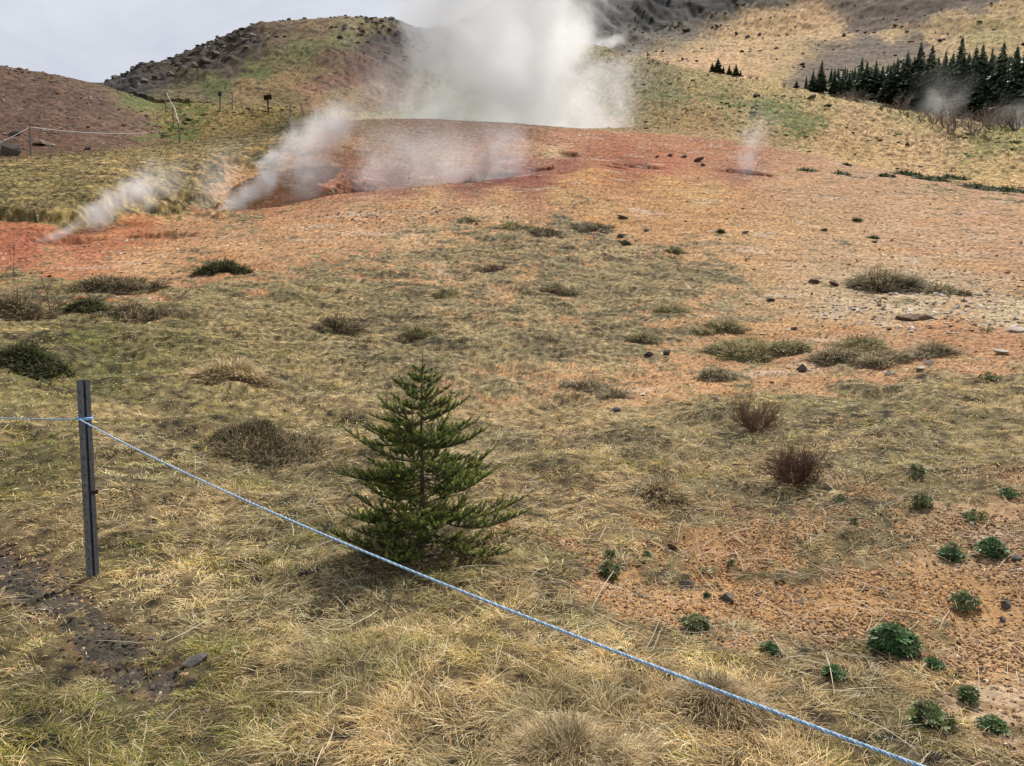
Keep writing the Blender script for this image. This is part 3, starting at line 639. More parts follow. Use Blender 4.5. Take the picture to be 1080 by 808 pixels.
def field_grass():
    mb = MB()
    for n, r0, r1, pw, am in ((210000, 1.5, 3.6, 1, 41.5), (760000, 3.6, 40, 2, 41.5), (150000, .5, 9, 2, 78)):
        x, y, r = scatter(n, r0, r1, pw, am)
        if am > 60:
            ok = (np.abs(np.arctan2(x, y)) > math.radians(41.5)) | (r < 1.5); x, y, r = x[ok], y[ok], r[ok]; n = len(x)
        mk = sample(MASK, x, y)
        hm = sample(H - BASE, x, y)
        sparse = (sample(NEARF, x, y) > .5) * (r < 13) * (1 - sample(MUD, x, y)) * np.clip(sample(COVER, x, y), 0, .5) * .25
        keep = rng.random(n) < np.maximum(mk * np.clip(.46 + 1.5 * fbm(x / .16, y / .16, 2, 101), .08, 1), sparse)
        keep &= ~((np.hypot(x - TREE[0], y - TREE[1]) < .1))
        x, y, r = x[keep], y[keep], r[keep]; n = len(x)
        z = sample(H, x, y); gr = np.clip(sample(GREEN, x, y), 0, 1); lf = sample(LENF, x, y)
        e = .06 + r * .004
        gx = (sample(H, x + e, y) - sample(H, x - e, y)) / (2 * e); gy = (sample(H, x, y + e) - sample(H, x, y - e)) / (2 * e)
        fl = fbm(x / .8, y / .8, 3, 103) * 4.6 + fbm(x / .22, y / .22, 2, 104) * 3.2 - 1.9
        vx = np.cos(fl) * .35 - gx * 1.6; vy = np.sin(fl) * .35 - gy * 1.6
        az = np.arctan2(vy, vx) + rng.normal(0, .85, n)
        gf = np.clip(gr * 1.05 - .12 + fbm(x / .9, y / .9, 3, 105) * .8 + fbm(x / .2, y / .2, 2, 106) * .25, .01, .9)
        grow = fbm(x / .4, y / .4, 3, 107)
        L = (.032 + .095 * rng.random(n) ** 1.7) * lf * (1 + .6 * grow)
        upright = rng.random(n) < .08 + .25 * gf
        hf = np.where(upright, rng.uniform(.45, .9, n), rng.uniform(.08, .36, n))
        L = np.where(upright, L * .7, L)
        L *= np.interp(r, [0, 4.5, 9, 20, 40], [1, 1, .72, .8, 1.1]) * (1 - .55 * sample(MUDN, x, y))
        w = np.maximum(.0017, r * .00062) * rng.uniform(.7, 1.5, n)
        lum = np.clip(1.2 + .22 * sstep(5, 10, r) + .55 * fbm(x / 1.3, y / 1.3, 3, 108) + .75 * fbm(x / .15, y / .15, 2, 109), .25, 1.6)
        slope = np.cos(az) * gx + np.sin(az) * gy
        blades(x, y, z - .004, az, L, hf, w, grass_colours(n, gf, lum) * tone(x, y), mb, sway=slope)
    # straight dead stems lying about
    x, y, r = scatter(5200, 2.3, 7.5, 1)
    keep = rng.random(len(x)) < np.where(sample(COVER, x, y) < .97, .55, .10)
    x, y, r = x[keep], y[keep], r[keep]; n = len(x); az = rng.uniform(0, 6.28, n)
    gx = (sample(H, x + .1, y) - sample(H, x - .1, y)) / .2; gy = (sample(H, x, y + .1) - sample(H, x, y - .1)) / .2
    blades(x, y, sample(H, x, y) + .012, az, rng.uniform(.10, .34, n), rng.uniform(.03, .16, n), rng.uniform(.002, .0042, n), np.array([.60, .50, .36]) * rng.uniform(.45, 1.1, (n, 1)), mb, sway=np.cos(az) * gx + np.sin(az) * gy)
    # tufts on the bank and terrace beyond the channel
    x, y, r = scatter(260000, 26, 100, 1, 38)
    sg = sample(SEG, x, y); uu = sample(GU, x, y)
    mk = np.where(sg < 11, sample(MASK, x, y), ((uu > 175) & (uu < 345) & (sg < 13.2)) | ((uu > 640) & (sg < 13.2)))
    keep = rng.random(len(x)) < mk * np.where(r < 50, .8, .35)
    x, y, r = x[keep], y[keep], r[keep]; n = len(x)
    cc = np.stack([sample(COLR[..., k], x, y) for k in range(3)], -1) * rng.uniform(.75, 1.4, n)[:, None]
    blades(x, y, sample(H, x, y) - .01, rng.uniform(0, 6.28, n), rng.uniform(.08, .2, n), rng.uniform(.10, .4, n), r * .0007, cc, mb)
    o = mb.obj('grass', M_GRASS, smooth=False); o['kind'] = 'stuff'
    print('grass blades', mb.n // 7)

TREE = grid_hit(443, 576, H)
field_grass()
print('grass', round(time.time() - T0, 1))

# ------------------------------------------------------------------ gravel and loose stones
def gravel():
    mb = MB()
    def put(n, r0, r1, pw, s0, s1, cols, dens, flat=.6, amax=41, where=None, ownf=None):
        x, y, r = scatter(n, r0, r1, pw, amax)
        sg = sample(SEG, x, y); bare = (1 - sample(MASK, x, y)) * (1 - sample(MUD, x, y)) * (sg < 11.0)
        keep = rng.random(n) < bare * dens * np.clip(.7 + fbm(x / .6, y / .6, 3, 120) * 1.2, .1, 1)
        if where is not None: keep &= rng.random(n) < where(sample(GU, x, y), sample(GV, x, y))
        x, y, r = x[keep], y[keep], r[keep]; n = len(x)
        s = rng.uniform(0, 1, n) ** 2.2 * (s1 - s0) + s0
        s *= np.clip(r / 9, 1, 1.6) if pw == 2 else 1
        z = sample(H, x, y)
        V = ICO_V[None] * (1 + rng.normal(0, .17, (n, 12, 1)))
        sc = np.stack([rng.uniform(.7, 1.3, n), rng.uniform(.6, 1.1, n), rng.uniform(.35, .8, n) * flat / .6], -1)
        V = V * sc[:, None, :] * s[:, None, None] * .5
        a = rng.uniform(0, 6.28, n); ca, sa = np.cos(a)[:, None], np.sin(a)[:, None]
        tl = rng.normal(0, .4, n)[:, None]
        X = V[..., 0] * ca - V[..., 1] * sa; Y = V[..., 0] * sa + V[..., 1] * ca; Z = V[..., 2] + V[..., 0] * tl
        V = np.stack([X + x[:, None], Y + y[:, None], Z + (z + s * .12)[:, None]], -1)
        F = (np.arange(n)[:, None, None] * 12 + ICO_F[None]).reshape(-1, 3)
        local = np.stack([sample(COLR[..., k], x, y) for k in range(3)], -1)
        cols = np.array(cols); pick = cols[rng.integers(0, len(cols), n)]
        own = rng.random((n, 1)) < (ownf if ownf is not None else .62 if pw == 1 and r1 < 10 else .85)
        C = np.where(own, local * rng.uniform(.75, 1.45, (n, 1)), pick * rng.uniform(.7, 1.2, (n, 1)))
        mb.add(V.reshape(-1, 3), F, np.repeat(np.clip(C, .01, .7), 12, 0))
    P = [(.33, .20, .11), (.42, .27, .16), (.24, .13, .07), (.48, .38, .28), (.14, .085, .05), (.07, .05, .04), (.36, .19, .09)]
    put(330000, 2.2, 8, 1, .006, .024, P, 1.0)
    put(90000, .8, 8, 1, .006, .024, P, 1.0, .6, 75, None, None)
    put(70000, 8, 46, 2, .010, .036, P, .55, .4)
    Q = [(.55, .49, .42), (.50, .42, .33), (.10, .075, .055), (.46, .36, .27), (.32, .17, .09), (.60, .55, .48), (.40, .29, .2)]
    put(3600, 7, 48, 1, .03, .13, Q, .4, .45)
    put(900, 2.5, 9, 1, .018, .05, Q, .8)
    W_ = [(.58, .52, .44), (.50, .43, .35), (.62, .57, .50), (.40, .32, .25)]
    put(60000, 8, 26, 1, .03, .13, W_, .55, .35, 41, lambda u, v: np.maximum(sstep(200, 40, np.hypot(u - 990, (v - 322) * 4.5)) * .9, np.maximum(sstep(150, 40, np.hypot(u - 430, (v - 226) * 8)) * .5, .03)), .1)
    x, y, r = scatter(60000, 2.5, 8, 1)
    keep = rng.random(len(x)) < sample(MUD, x, y) * .8
    x, y = x[keep], y[keep]; n = len(x); s = .006 + .022 * rng.random(n) ** 2.5
    V = ICO_V[None] * (1 + rng.normal(0, .22, (n, 12, 1))) * s[:, None, None] * .5 * np.array([1.2, 1.0, .6])
    a = rng.uniform(0, 6.28, n); ca, sa = np.cos(a)[:, None], np.sin(a)[:, None]
    V = np.stack([V[..., 0] * ca - V[..., 1] * sa + x[:, None], V[..., 0] * sa + V[..., 1] * ca + y[:, None], V[..., 2] + (sample(H, x, y) + s * .12)[:, None]], -1)
    mb.add(V.reshape(-1, 3), (np.arange(n)[:, None, None] * 12 + ICO_F[None]).reshape(-1, 3), np.repeat(np.array([.062, .053, .044]) * rng.uniform(.5, 1.9, (n, 1)), 12, 0))
    o = mb.obj('gravel', M_PEBBLE, smooth=False); o['kind'] = 'stuff'
gravel()

def far_scatter(name, n, r0, r1, amax, s0, s1, cols, dens, flat):
    """stones or low scrub on the far slopes, too many and too small to count"""
    mb = MB()
    th = np.radians(rng.uniform(-amax, amax, n)); r = np.sqrt(rng.uniform(r0 * r0, r1 * r1, n))
    x, y = r * np.sin(th), r * np.cos(th)
    sg, u, v = sample(SEG, x, y), sample(GU, x, y), sample(GV, x, y)
    keep = rng.random(n) < dens(sg, u, v, x, y); x, y, r = x[keep], y[keep], r[keep]; n = len(x)
    s = s0 + (s1 - s0) * rng.random(n) ** 2.6
    V = ICO_V[None] * (1 + rng.normal(0, .24, (n, 12, 1))) * np.stack([rng.uniform(.8, 1.5, n), rng.uniform(.7, 1.2, n), rng.uniform(.6, 1.1, n) * flat], -1)[:, None, :] * s[:, None, None] * .5
    a = rng.uniform(0, 6.28, n); ca, sa = np.cos(a)[:, None], np.sin(a)[:, None]
    V = np.stack([V[..., 0] * ca - V[..., 1] * sa + x[:, None], V[..., 0] * sa + V[..., 1] * ca + y[:, None], V[..., 2] + (sample(H, x, y) + s * flat * .18)[:, None]], -1)
    cols = np.array(cols); c = cols[rng.integers(0, len(cols), n)] * rng.uniform(.7, 1.3, (n, 1))
    mb.add(V.reshape(-1, 3), (np.arange(n)[:, None, None] * 12 + ICO_F[None]).reshape(-1, 3), np.repeat(c, 12, 0))
    o = mb.obj(name, M_PEBBLE, smooth=False); o['kind'] = 'stuff'
clus = lambda x, y, k: np.clip(.35 + 1.6 * fbm(x / k, y / k, 3, 140), 0, 1)
def d_scree(sg, u, v, x, y):
    m = (sg > 13.9) & (u > 505)
    return m * clus(x, y, 18) * np.where(v < 50 - (u - 640) * .28, .8, .09)
far_scatter('scree', 30000, 115, 330, 38, .25, 1.3, [(.07, .063, .056), (.11, .10, .088), (.05, .046, .042), (.20, .18, .15)], d_scree, .7)
far_scatter('scree', 26000, 130, 175, 32, .2, 1.0, [(.085, .075, .063), (.13, .11, .09), (.06, .053, .046), (.26, .23, .19)], lambda sg, u, v, x, y: (sg > 14.2) * (u < 480) * clus(x, y, 9) * np.clip(sample(ROCK, x, y) ** 2 * .9 + .03, 0, 1), .65)
far_scatter('loose_stones', 26000, 36, 66, 40, .05, .22, [(.20, .155, .125), (.30, .25, .21), (.10, .08, .065), (.38, .33, .28), (.16, .11, .085)], lambda sg, u, v, x, y: (sg > 11) * (sg < 13.4) * (u < 172) * clus(x, y, 3) * .4, .7)
far_scatter('low_scrub', 60000, 44, 125, 38, .10, .45, [(.10, .13, .045), (.14, .15, .06), (.19, .15, .09), (.08, .10, .04), (.13, .10, .06)], lambda sg, u, v, x, y: (sg > 11.05) * (sg < 14) * ((u > 640) * clus(x, y, 5) * np.where(sample(gr_amt[..., 0], x, y) > .3, .7, .06) + (u > 172) * (u < 350) * clus(x, y, 2.5) * .35), .42)
far_scatter('low_scrub', 50000, 120, 330, 38, .25, 1.1, [(.10, .10, .045), (.14, .13, .06), (.17, .13, .08), (.09, .085, .04)], lambda sg, u, v, x, y: (sg > 13.9) * clus(x, y, 22) * np.where(u > 505, .07, np.where(v < 95, .35, .2)), .4)
print('gravel', round(time.time() - T0, 1))

# ------------------------------------------------------------------ the little spruce
def shoot(mb, p, d, L, rn, nn, tipcol, basecol):
    """one shoot: a thin stem closely set with needles"""
    d = d / np.linalg.norm(d)
    ref = np.array([0, 0, 1.0]) if abs(d[2]) < .9 else np.array([1.0, 0, 0])
    a = np.cross(d, ref); a /= np.linalg.norm(a); b = np.cross(d, a)
    bend = np.array([0, 0, .10 * L])
    ts = np.linspace(0, 1, 4)
    tube(mb, [p + d * L * t + bend * t * t for t in ts], np.linspace(.0022, .0012, 4), 4, (.10, .065, .035), 0, False)
    t = rng.random(nn) ** .9
    ph = rng.uniform(0, 6.28, nn)
    # needles leave the underside and sweep upwards
    out = np.cos(ph)[:, None] * a + np.sin(ph)[:, None] * b
    out[:, 2] += .25
    c = p + d * (L * t)[:, None] + bend * (t * t)[:, None]
    nd = out * 1.0 + d * rng.uniform(.15, .6, nn)[:, None]
    nd /= np.linalg.norm(nd, axis=1)[:, None]
    ln = rn * rng.uniform(.75, 1.15, nn)
    tip = c + nd * ln[:, None]
    s = np.cross(nd, rng.normal(size=(nn, 3))); s /= np.linalg.norm(s, axis=1)[:, None] + 1e-9
    wv_ = s * .0015
    mid_ = c + nd * (ln * .55)[:, None]
    V = np.stack([c - wv_ * .7, c + wv_ * .7, mid_ + wv_, tip, mid_ - wv_], 1)
    F4 = np.arange(nn)[:, None] * 5
    n0 = mb.n
    cc = basecol + (tipcol - basecol) * (t ** 2.2)[:, None] * rng.uniform(.35, 1.1)
    cc = cc * rng.uniform(.7, 1.3, nn)[:, None]
    mb.add(V.reshape(-1, 3), F4 + np.array([[0, 1, 2, 4]]), np.repeat(cc, 5, 0), 1)
    mb.f.setdefault((3, 1), []).append(F4 + np.array([[4, 2, 3]]) + n0)

def little_spruce():
    gz = height(*TREE)
    base = np.array([TREE[0], TREE[1], gz])
    th, te = ray(448.5, 374)
    topz = CAM_Z + te * math.hypot(*TREE); Ht = topz - gz
    t = thing('young_spruce', 'young dark green spruce tree standing alone in dry grass behind the blue rope', 'tree', base)
    k = Ht / 648.0                               # one unit of the sketch of the tree
    mb = MB()
    hs = np.linspace(0, Ht, 14)
    px = .012 * np.sin(hs * 4) * (1 - hs / Ht) + .035 * (hs / Ht)
    tp = np.stack([px, .01 * np.sin(hs * 6), hs - .03], -1)
    tube(mb, tp, np.linspace(.019, .0028, 14), 8, (.09, .065, .045))
    mb2 = MB()
    mb.obj('trunk', M_BARK, t)
    # leader with its needles
    lm = MB(); shoot(lm, tp[-2] * 0 + np.array([.034, 0, Ht - .09]), np.array([0.02, 0, 1.0]), .085, .007, 70, np.array([.10, .12, .03]), np.array([.05, .07, .025]))
    lm.obj('leader_shoot', [M_TWIG, M_NEEDLE], t)
    # (height from top in sketch units, reach left, reach right)
    prof = np.array([(28, 14, 14), (75, 36, 34), (125, 92, 76), (180, 128, 118), (235, 180, 165), (290, 225, 200), (330, 290, 215), (390, 250, 285), (440, 240, 350), (505, 305, 365), (560, 330, 310), (610, 310, 270)], float)
    whorls = [(58, 4), (80, 4), (104, 5), (132, 6), (170, 6), (210, 7), (254, 7), (298, 8), (342, 8), (392, 9), (444, 10), (496, 10), (545, 9), (588, 5)]
    nb = 0
    for hgt, cnt in whorls:
        ph0 = rng.uniform(0, 6.28)
        for j in range(cnt):
            ph = ph0 + j / cnt * 6.28 + rng.normal(0, .16)
            hh = hgt + rng.normal(0, 4 + hgt * .028)
            rl = np.interp(hh, prof[:, 0], prof[:, 1]); rr_ = np.interp(hh, prof[:, 0], prof[:, 2])
            cx = math.cos(ph)
            reach = (rr_ if cx > 0 else rl) * (abs(cx) ** 1.0) + (rl + rr_) / 2 * (1 - abs(cx))
            reach = reach * k * rng.uniform(.68, 1.12) * .98
            z0 = Ht - hh * k - reach * .12
            z0 = max(z0, .03)
            old = np.clip(hh / 600, 0, 1)
            tilt = .26 - .34 * old + rng.normal(0, .12)
            dirh = np.array([math.cos(ph), math.sin(ph), 0])
            m = MB()
            ns = 7
            ss = np.linspace(0, 1, ns)
            xc = np.interp(z0, tp[:, 2], tp[:, 0])
            P = np.array([[xc, 0, z0]]) + dirh[None] * (reach * ss)[:, None]
            P[:, 2] += reach * (tilt * ss + .13 * ss ** 2.4 - .12 * old * np.sin(ss * 3.1))
            tube(m, P, np.linspace(.0075 * (.35 + .65 * old), .0016, ns), 5, (.11, .075, .045), 0, False)
            tipc = np.array([.40, .44, .10]); bc = np.array([.06, .105, .026])  # lighter tips: new growth, with lit-tip contrast put into the colour
            # shoots on both sides and the top of the branch
            spacing = .031
            q = max(.22 * reach, .02) + rng.uniform(0, .01)
            sgn = 1
            while q < reach * .97:
                f = q / reach
                pos = np.array([np.interp(f, ss, P[:, c]) for c in range(3)])
                tang = np.array([np.interp(min(f + .05, 1), ss, P[:, c]) for c in range(3)]) - pos
                tang /= np.linalg.norm(tang) + 1e-9
                sidev = np.cross(tang, [0, 0, 1.0]) * sgn
                L = min(.15, .030 + (reach - q) * .5) * rng.uniform(.55, 1.15)
                dd = tang * .7 + sidev * rng.uniform(.3, 1.0) + np.array([0, 0, rng.uniform(.0, .9)])
                shoot(m, pos, dd, L, .0115, int(40 + L * 1100), tipc, bc)
                if L > .085:
                    dn = dd / np.linalg.norm(dd)
                    for s2_ in (-1, 1, -1, 1)[:2]:
                        p2 = pos + dn * L * rng.uniform(.25, .7)
                        shoot(m, p2, dn * .75 + s2_ * np.cross(dn, [0, 0, 1.0]) * .75 + np.array([0, 0, .2]), L * .5, .011, int(22 + L * 300), tipc, bc)
                sgn = -sgn; q += spacing * rng.uniform(.55, 1.0)
            # needles along the branch itself and its end shoot
            for a0 in np.arange(.3, 1.0, max(.05 / max(reach, .05), .12)):
                pos = np.array([np.interp(a0, ss, P[:, c]) for c in range(3)])
                nx_ = np.array([np.interp(min(a0 + .15, 1.0), ss, P[:, c]) for c in range(3)])
                if np.linalg.norm(nx_ - pos) > .004:
                    shoot(m, pos, nx_ - pos, np.linalg.norm(nx_ - pos) + .004, .011, 40, bc * 1.4, bc)
            shoot(m, P[-1], P[-1] - P[-2] + np.array([0, 0, .02 * reach]), min(.075, .02 + reach * .14), .0115, 85, tipc, bc)
            if nb < 98: m.obj('branch', [M_TWIG, M_NEEDLE], t)
            else: mb2 = m
            nb += 1
    return t
SPRUCE = little_spruce()
print('spruce', round(time.time() - T0, 1), len(SPRUCE.children))

# ------------------------------------------------------------------ near fence: metal post and blue rope
def fence_post(base, top, label, face):
    """a folded steel post: two flanges with slots, a web, and a channel between"""
    base = np.array(base, float); top = np.array(top, float)
    L = np.linalg.norm(top - base) + .25
    t = thing('fence_post', label, 'fence post', base - (top - base) / np.linalg.norm(top - base) * .25, 'steel posts carrying the blue rope')
    ax = (top - base) / np.linalg.norm(top - base)
    f = np.array(face, float); f -= ax * f.dot(ax); f /= np.linalg.norm(f)      # towards the viewer
    s = np.cross(ax, f)                                                          # to the right as seen
    R = np.stack([s, f, ax], 1)
    def pos(u, v, w): return R @ np.array([u, v, w])
    mb = MB()
    # outline of the section (u across, v towards the viewer), open hat shape, 3 mm steel
    prof = [(-.030, .012), (-.0045, .012), (-.0045, -.016), (.010, -.016), (.010, .012), (.030, .009)]
    def strip(u0, v0, u1, v1, w0, w1, th=.003):
        e = np.array([u1 - u0, v1 - v0]); nrm = np.array([-e[1], e[0]]) / np.linalg.norm(e) * th / 2
        vs = []
        for (u, v) in ((u0, v0), (u1, v1)):
            for sg in (-1, 1):
                for w in (w0, w1): vs.append(pos(u + nrm[0] * sg, v + nrm[1] * sg, w))
        mb.add(vs, [[0, 1, 3, 2], [4, 6, 7, 5], [0, 4, 5, 1], [2, 3, 7, 6], [0, 2, 6, 4], [1, 5, 7, 3]])
    # left flange, with a row of slots
    pitch = .052; n = int(L / pitch)
    strip(-.030, .012, -.0235, .012, 0, L); strip(-.0175, .012, -.0035, .012, 0, L)
    for i in range(n):
        strip(-.0235, .012, -.0175, .0121, i * pitch, i * pitch + (pitch - .014 if i < n - 1 else L - i * pitch))
    strip(-.0045, .0105, -.0045, -.016, 0, L)
    strip(-.024, .004, -.017, .0041, 0, L)  # backing strip added so the slots look dark
    # web
    strip(-.0045, -.016, .010, -.016, 0, L)
    strip(.010, -.016, .010, .0105, 0, L)
    strip(.0085, .012, .030, .009, 0, L)
    strip(-.030, .0105, -.030, -.004, 0, L); strip(.030, .0075, .030, -.006, 0, L)
    mb.obj('steel_channel', M_POST, t, smooth=False)
    cm = MB()
    wz = .25 + np.linalg.norm(top - base) * .435
    box(cm, pos(.026, .018, wz), (.030, .018, .022), (.02, .02, .02), 0, R)
    cm.obj('wire_clip', M_SIGN, t, smooth=False)
    return t, R

post_xy = grid_hit(98, 607, H)
pb = np.array([post_xy[0], post_xy[1], height(*post_xy)])
rp_ = math.hypot(*post_xy)
th, te = ray(87.5, 400.5)
pt = np.array([math.sin(th) * rp_, math.cos(th) * rp_, CAM_Z + te * rp_])
view = np.array([-pb[0], -pb[1], 0]); view /= np.linalg.norm(view)
P1, R1 = fence_post(pb, pt, 'dark grey slotted steel fence post leaning slightly, holding up the blue rope', view + np.array([.25, 0, 0]))

def point_at(px, py, r):
    th, te = ray(px, py)
    return np.array([math.sin(th) * r, math.cos(th) * r, CAM_Z + te * r])

def twisted(mb, path, rad, pitch, cols):
    path = np.asarray(path, float)
    seg = np.linalg.norm(np.diff(path, axis=0), axis=1); s = np.concatenate([[0], np.cumsum(seg)])
    n = int(s[-1] / .0035); q = np.linspace(0, s[-1], n)
    P = np.stack([np.interp(q, s, path[:, k]) for k in range(3)], -1)
    t = np.gradient(P, axis=0); t /= np.linalg.norm(t, axis=1)[:, None]
    a = np.cross(t, [0, 0, 1.0]); a /= np.linalg.norm(a, axis=1)[:, None]; b = np.cross(t, a)
    for k in range(3):
        ph = q / pitch * 2 * np.pi + k * 2.094
        o = P + (np.cos(ph)[:, None] * a + np.sin(ph)[:, None] * b) * rad * .52
        tube(mb, o, rad * .52, 7, cols[k])

M_ROPE = leaf_material('rope_material', .0, .6, .3)
def rope():
    pa = point_at(84, 442.5, rp_ - .035)
    pe = point_at(968, 807, 1.36); pe[2] += .061
    d = pe - pa
    far_end = pa + d * 1.30
    tt = np.linspace(0, 1, 160)
    path = pa[None] + (far_end - pa)[None] * tt[:, None]
    path[:, 2] -= 4 * .086 * tt * (1 - tt)
    pl = point_at(-260, 424, 6.2)
    t2 = np.linspace(1, 0, 110)
    left = pa[None] + (pl - pa)[None] * t2[:, None]
    left[:, 2] -= 4 * .022 * t2 * (1 - t2)
    mb = MB()
    full = np.vstack([left[:-1], path])
    twisted(mb, full, .0039, .028, [(.19, .33, .49), (.28, .43, .59), (.46, .57, .69)])
    o = mb.obj('rope', M_ROPE); tag(o, 'light blue twisted rope stretched across the foreground from the steel post', 'rope')
    # the posts at the two ends stand just outside the picture
    for e, lab in ((far_end, 'steel post at the near end of the blue rope'), (pl, 'steel post at the far left end of the blue rope')):
        gx_, gy_ = e[0] * 1.0, e[1]
        g = height(gx_, gy_)
        fence_post((gx_, gy_ - .02, g), (gx_, gy_ - .02, e[2] + .22), lab, (0, -1, 0))
    # lashing round the post
    lm = MB(); ph = np.linspace(0, 2 * np.pi * 2, 60)
    cen = pb + (pt - pb) * ((pa[2] - pb[2]) / (pt[2] - pb[2]))
    lp = cen[None] + R1[:, 0][None] * (np.cos(ph) * .036)[:, None] + R1[:, 1][None] * (np.sin(ph) * .024 - .002)[:, None] + R1[:, 2][None] * ((ph / 12.6 - .5) * .016)[:, None]
    tube(lm, lp, .0042, 6, (.26, .48, .78))
    c = lm.obj('rope_lashing', M_ROPE); c.parent = o
rope()

# ------------------------------------------------------------------ distant fence on the left
def far_post(px, yb, yt, label, lean=0.0, r=.035, mat=None):
    g = at(px, yb); d = math.hypot(g[0], g[1])
    top = point_at(px + lean, yt, d)
    mb = MB(); v = top - g
    tube(mb, [np.array([0, 0, -.2]), v * .5, v], [r, r, r * .9], 6)
    o = mb.obj('fence_post', mat or M_POST_FAR, loc=g, smooth=False)
    tag(o, label, 'fence post', 'thin fence posts on the left slope')
    return g, top
FP = [far_post(32.5, 163.5, 134, 'thin fence post before the foot of the brown hill', -1),
      far_post(175, 117.5, 97, 'uppermost of three roped posts beside the brown hill', -1),
      far_post(183, 134, 113, 'middle of three roped posts beside the brown hill', -1),
      far_post(190, 151, 129, 'lowest of three roped posts beside the brown hill', -2),
      far_post(232, 116.5, 100, 'post with a small dark box on top', 0, .05),
      far_post(245, 115.5, 98, 'plain post just right of the post with the box', 0),
      far_post(306, 122.5, 110, 'pale grey post right of the dark sign board', 0),
      far_post(321.5, 123, 109, 'post leaning left at the edge of the orange ground', -5),
      far_post(330.5, 125, 116, 'short dark post beside the leaning post', 0),
      far_post(357.5, 122, 115, 'short post behind the orange mound, near the steam', 0)]
bm_ = MB(); box(bm_, (0, 0, .05), (.20, .16, .22)); bo = bm_.obj('marker_box', M_SIGN, loc=FP[4][1], smooth=False)
tag(bo, 'small dark box fixed on top of a fence post', 'box')
def far_rope(pts, label, sag=.1, rad=.014, col=(.5, .53, .55)):
    mb = MB(); allp = []
    for a, b in zip(pts[:-1], pts[1:]):
        t = np.linspace(0, 1, 20)
        p = a[None] + (b - a)[None] * t[:, None]; p[:, 2] -= 4 * sag * t * (1 - t); allp.append(p[:-1])
    allp.append(pts[-1][None])
    tube(mb, np.vstack(allp), rad, 5, col)
    o = mb.obj('fence_rope', M_ROPE); tag(o, label, 'rope', 'pale ropes on the distant posts')
g = FP[0]
far_rope([point_at(-60, 172, 34), g[1], point_at(156, 140, math.hypot(*at(156, 148)[:2]) - .4)], 'pale rope running along the foot of the brown hill', .12, .011)
far_rope([FP[1][1] + np.array([.1, 0, -.05]), FP[2][1] + np.array([.12, 0, -.05]), FP[3][1] + np.array([.05, 0, -.05])], 'white rope sagging between three posts beside the brown hill', .06, .013, (.6, .62, .6))
def signpost():
    g = at(283, 119.5); d = math.hypot(g[0], g[1])
    k = d / FPX
    t = thing('signboard', 'dark slanted information board on a post behind the grass terrace', 'sign', g)
    mb = MB(); tube(mb, [(0, 0, -.2), (0, 0, .9)], .05, 8); mb.obj('post', M_SIGN, t)
    a = math.radians(-35); R = np.array([[math.cos(.2), -math.sin(.2), 0], [math.sin(.2), math.cos(.2), 0], [0, 0, 1]]) @ np.array([[1, 0, 0], [0, math.cos(a), -math.sin(a)], [0, math.sin(a), math.cos(a)]])
    b2 = math.radians(-14); R = R @ np.array([[math.cos(b2), 0, math.sin(b2)], [0, 1, 0], [-math.sin(b2), 0, math.cos(b2)]])
    mb = MB(); box(mb, (0, 0, .95), (.48, .36, .035), R=R); mb.obj('board', M_SIGN, t, smooth=False)
signpost()
def mast(px, yb, yt, label, rad):
    g = at(px, yb); d = math.hypot(g[0], g[1]); top = point_at(px, yt, d)
    t = thing('mast', label, 'mast', g)
    mb = MB(); h = top[2] - g[2]
    tube(mb, [(0, 0, -.3), (0, 0, h)], rad, 5); mb.obj('pole', M_POST_FAR, t)
    mb = MB(); tube(mb, [(-.22, 0, h * .55), (.22, 0, h * .55)], rad * .7, 4); mb.obj('crossbar', M_POST_FAR, t)
mast(115, 94, 84, 'thin mast on the crest of the brown hill against the sky', .02)
mast(683, 63.5, 54, 'lone pole on the crest of the hillside below the dark crag', .07)

# ------------------------------------------------------------------ conifers far right
def conifer_mesh(seed, h=10.0, w=3.4):
    r = np.random.default_rng(seed)
    tr = MB(); tube(tr, [(0, 0, -.6), (0, 0, h * .5), (0, 0, h * .97)], [.17, .10, .02], 6, (.06, .045, .035))
    mb = MB(); V = []; C_ = []
    z = h * .04
    while z < h * .985:
        f = z / h
        R = w / 2 * (1 - f ** 1.3) ** 1.1 * r.uniform(.7, 1.1) + .06
        nbr = int(7 + 9 * (1 - f))
        for j in range(nbr):
            ph = r.uniform(0, 6.28); rr_ = R * r.uniform(.55, 1.15)
            dv = np.array([math.cos(ph), math.sin(ph), 0]); sv = np.array([-dv[1], dv[0], 0])
            droop = r.uniform(.05, .45)
            p0 = np.array([0, 0, z]); shade = r.uniform(.55, 1.35)
            m_ = 5
            for q in range(m_):
                a = (q + .3) / m_; b = min(1.05, a + .45)
                ww = rr_ * .22 * (1.1 - a) + .05
                pa = p0 + dv * rr_ * a + np.array([0, 0, rr_ * (.22 * a - droop * a * a)])
                pb_ = p0 + dv * rr_ * b + np.array([0, 0, rr_ * (.22 * b - droop * b * b) - .08])
                jit = r.normal(0, .05, 3)
                V.append([pa - sv * ww * .5 + jit, pa + sv * ww * .5 + jit, pb_ + sv * ww * .9 - np.array([0, 0, r.uniform(0, .22)]), pb_ - sv * ww * .9 - np.array([0, 0, r.uniform(0, .22)])])
                C_.append(np.array([.13, .165, .105]) * shade)
        z += h * .022 * r.uniform(.7, 1.3)
    V = np.array(V); n = len(V)
    mb.add(V.reshape(-1, 3), np.arange(n * 4).reshape(-1, 4), np.repeat(np.array(C_), 4, 0))
    # leader
    tube(mb, [(0, 0, h * .94), (0, 0, h * 1.03)], [.05, .015], 4, (.022, .036, .018))
    return tr.mesh('conifer_trunk', M_BARK), mb.mesh('conifer_crown', M_NEEDLE, smooth=False)
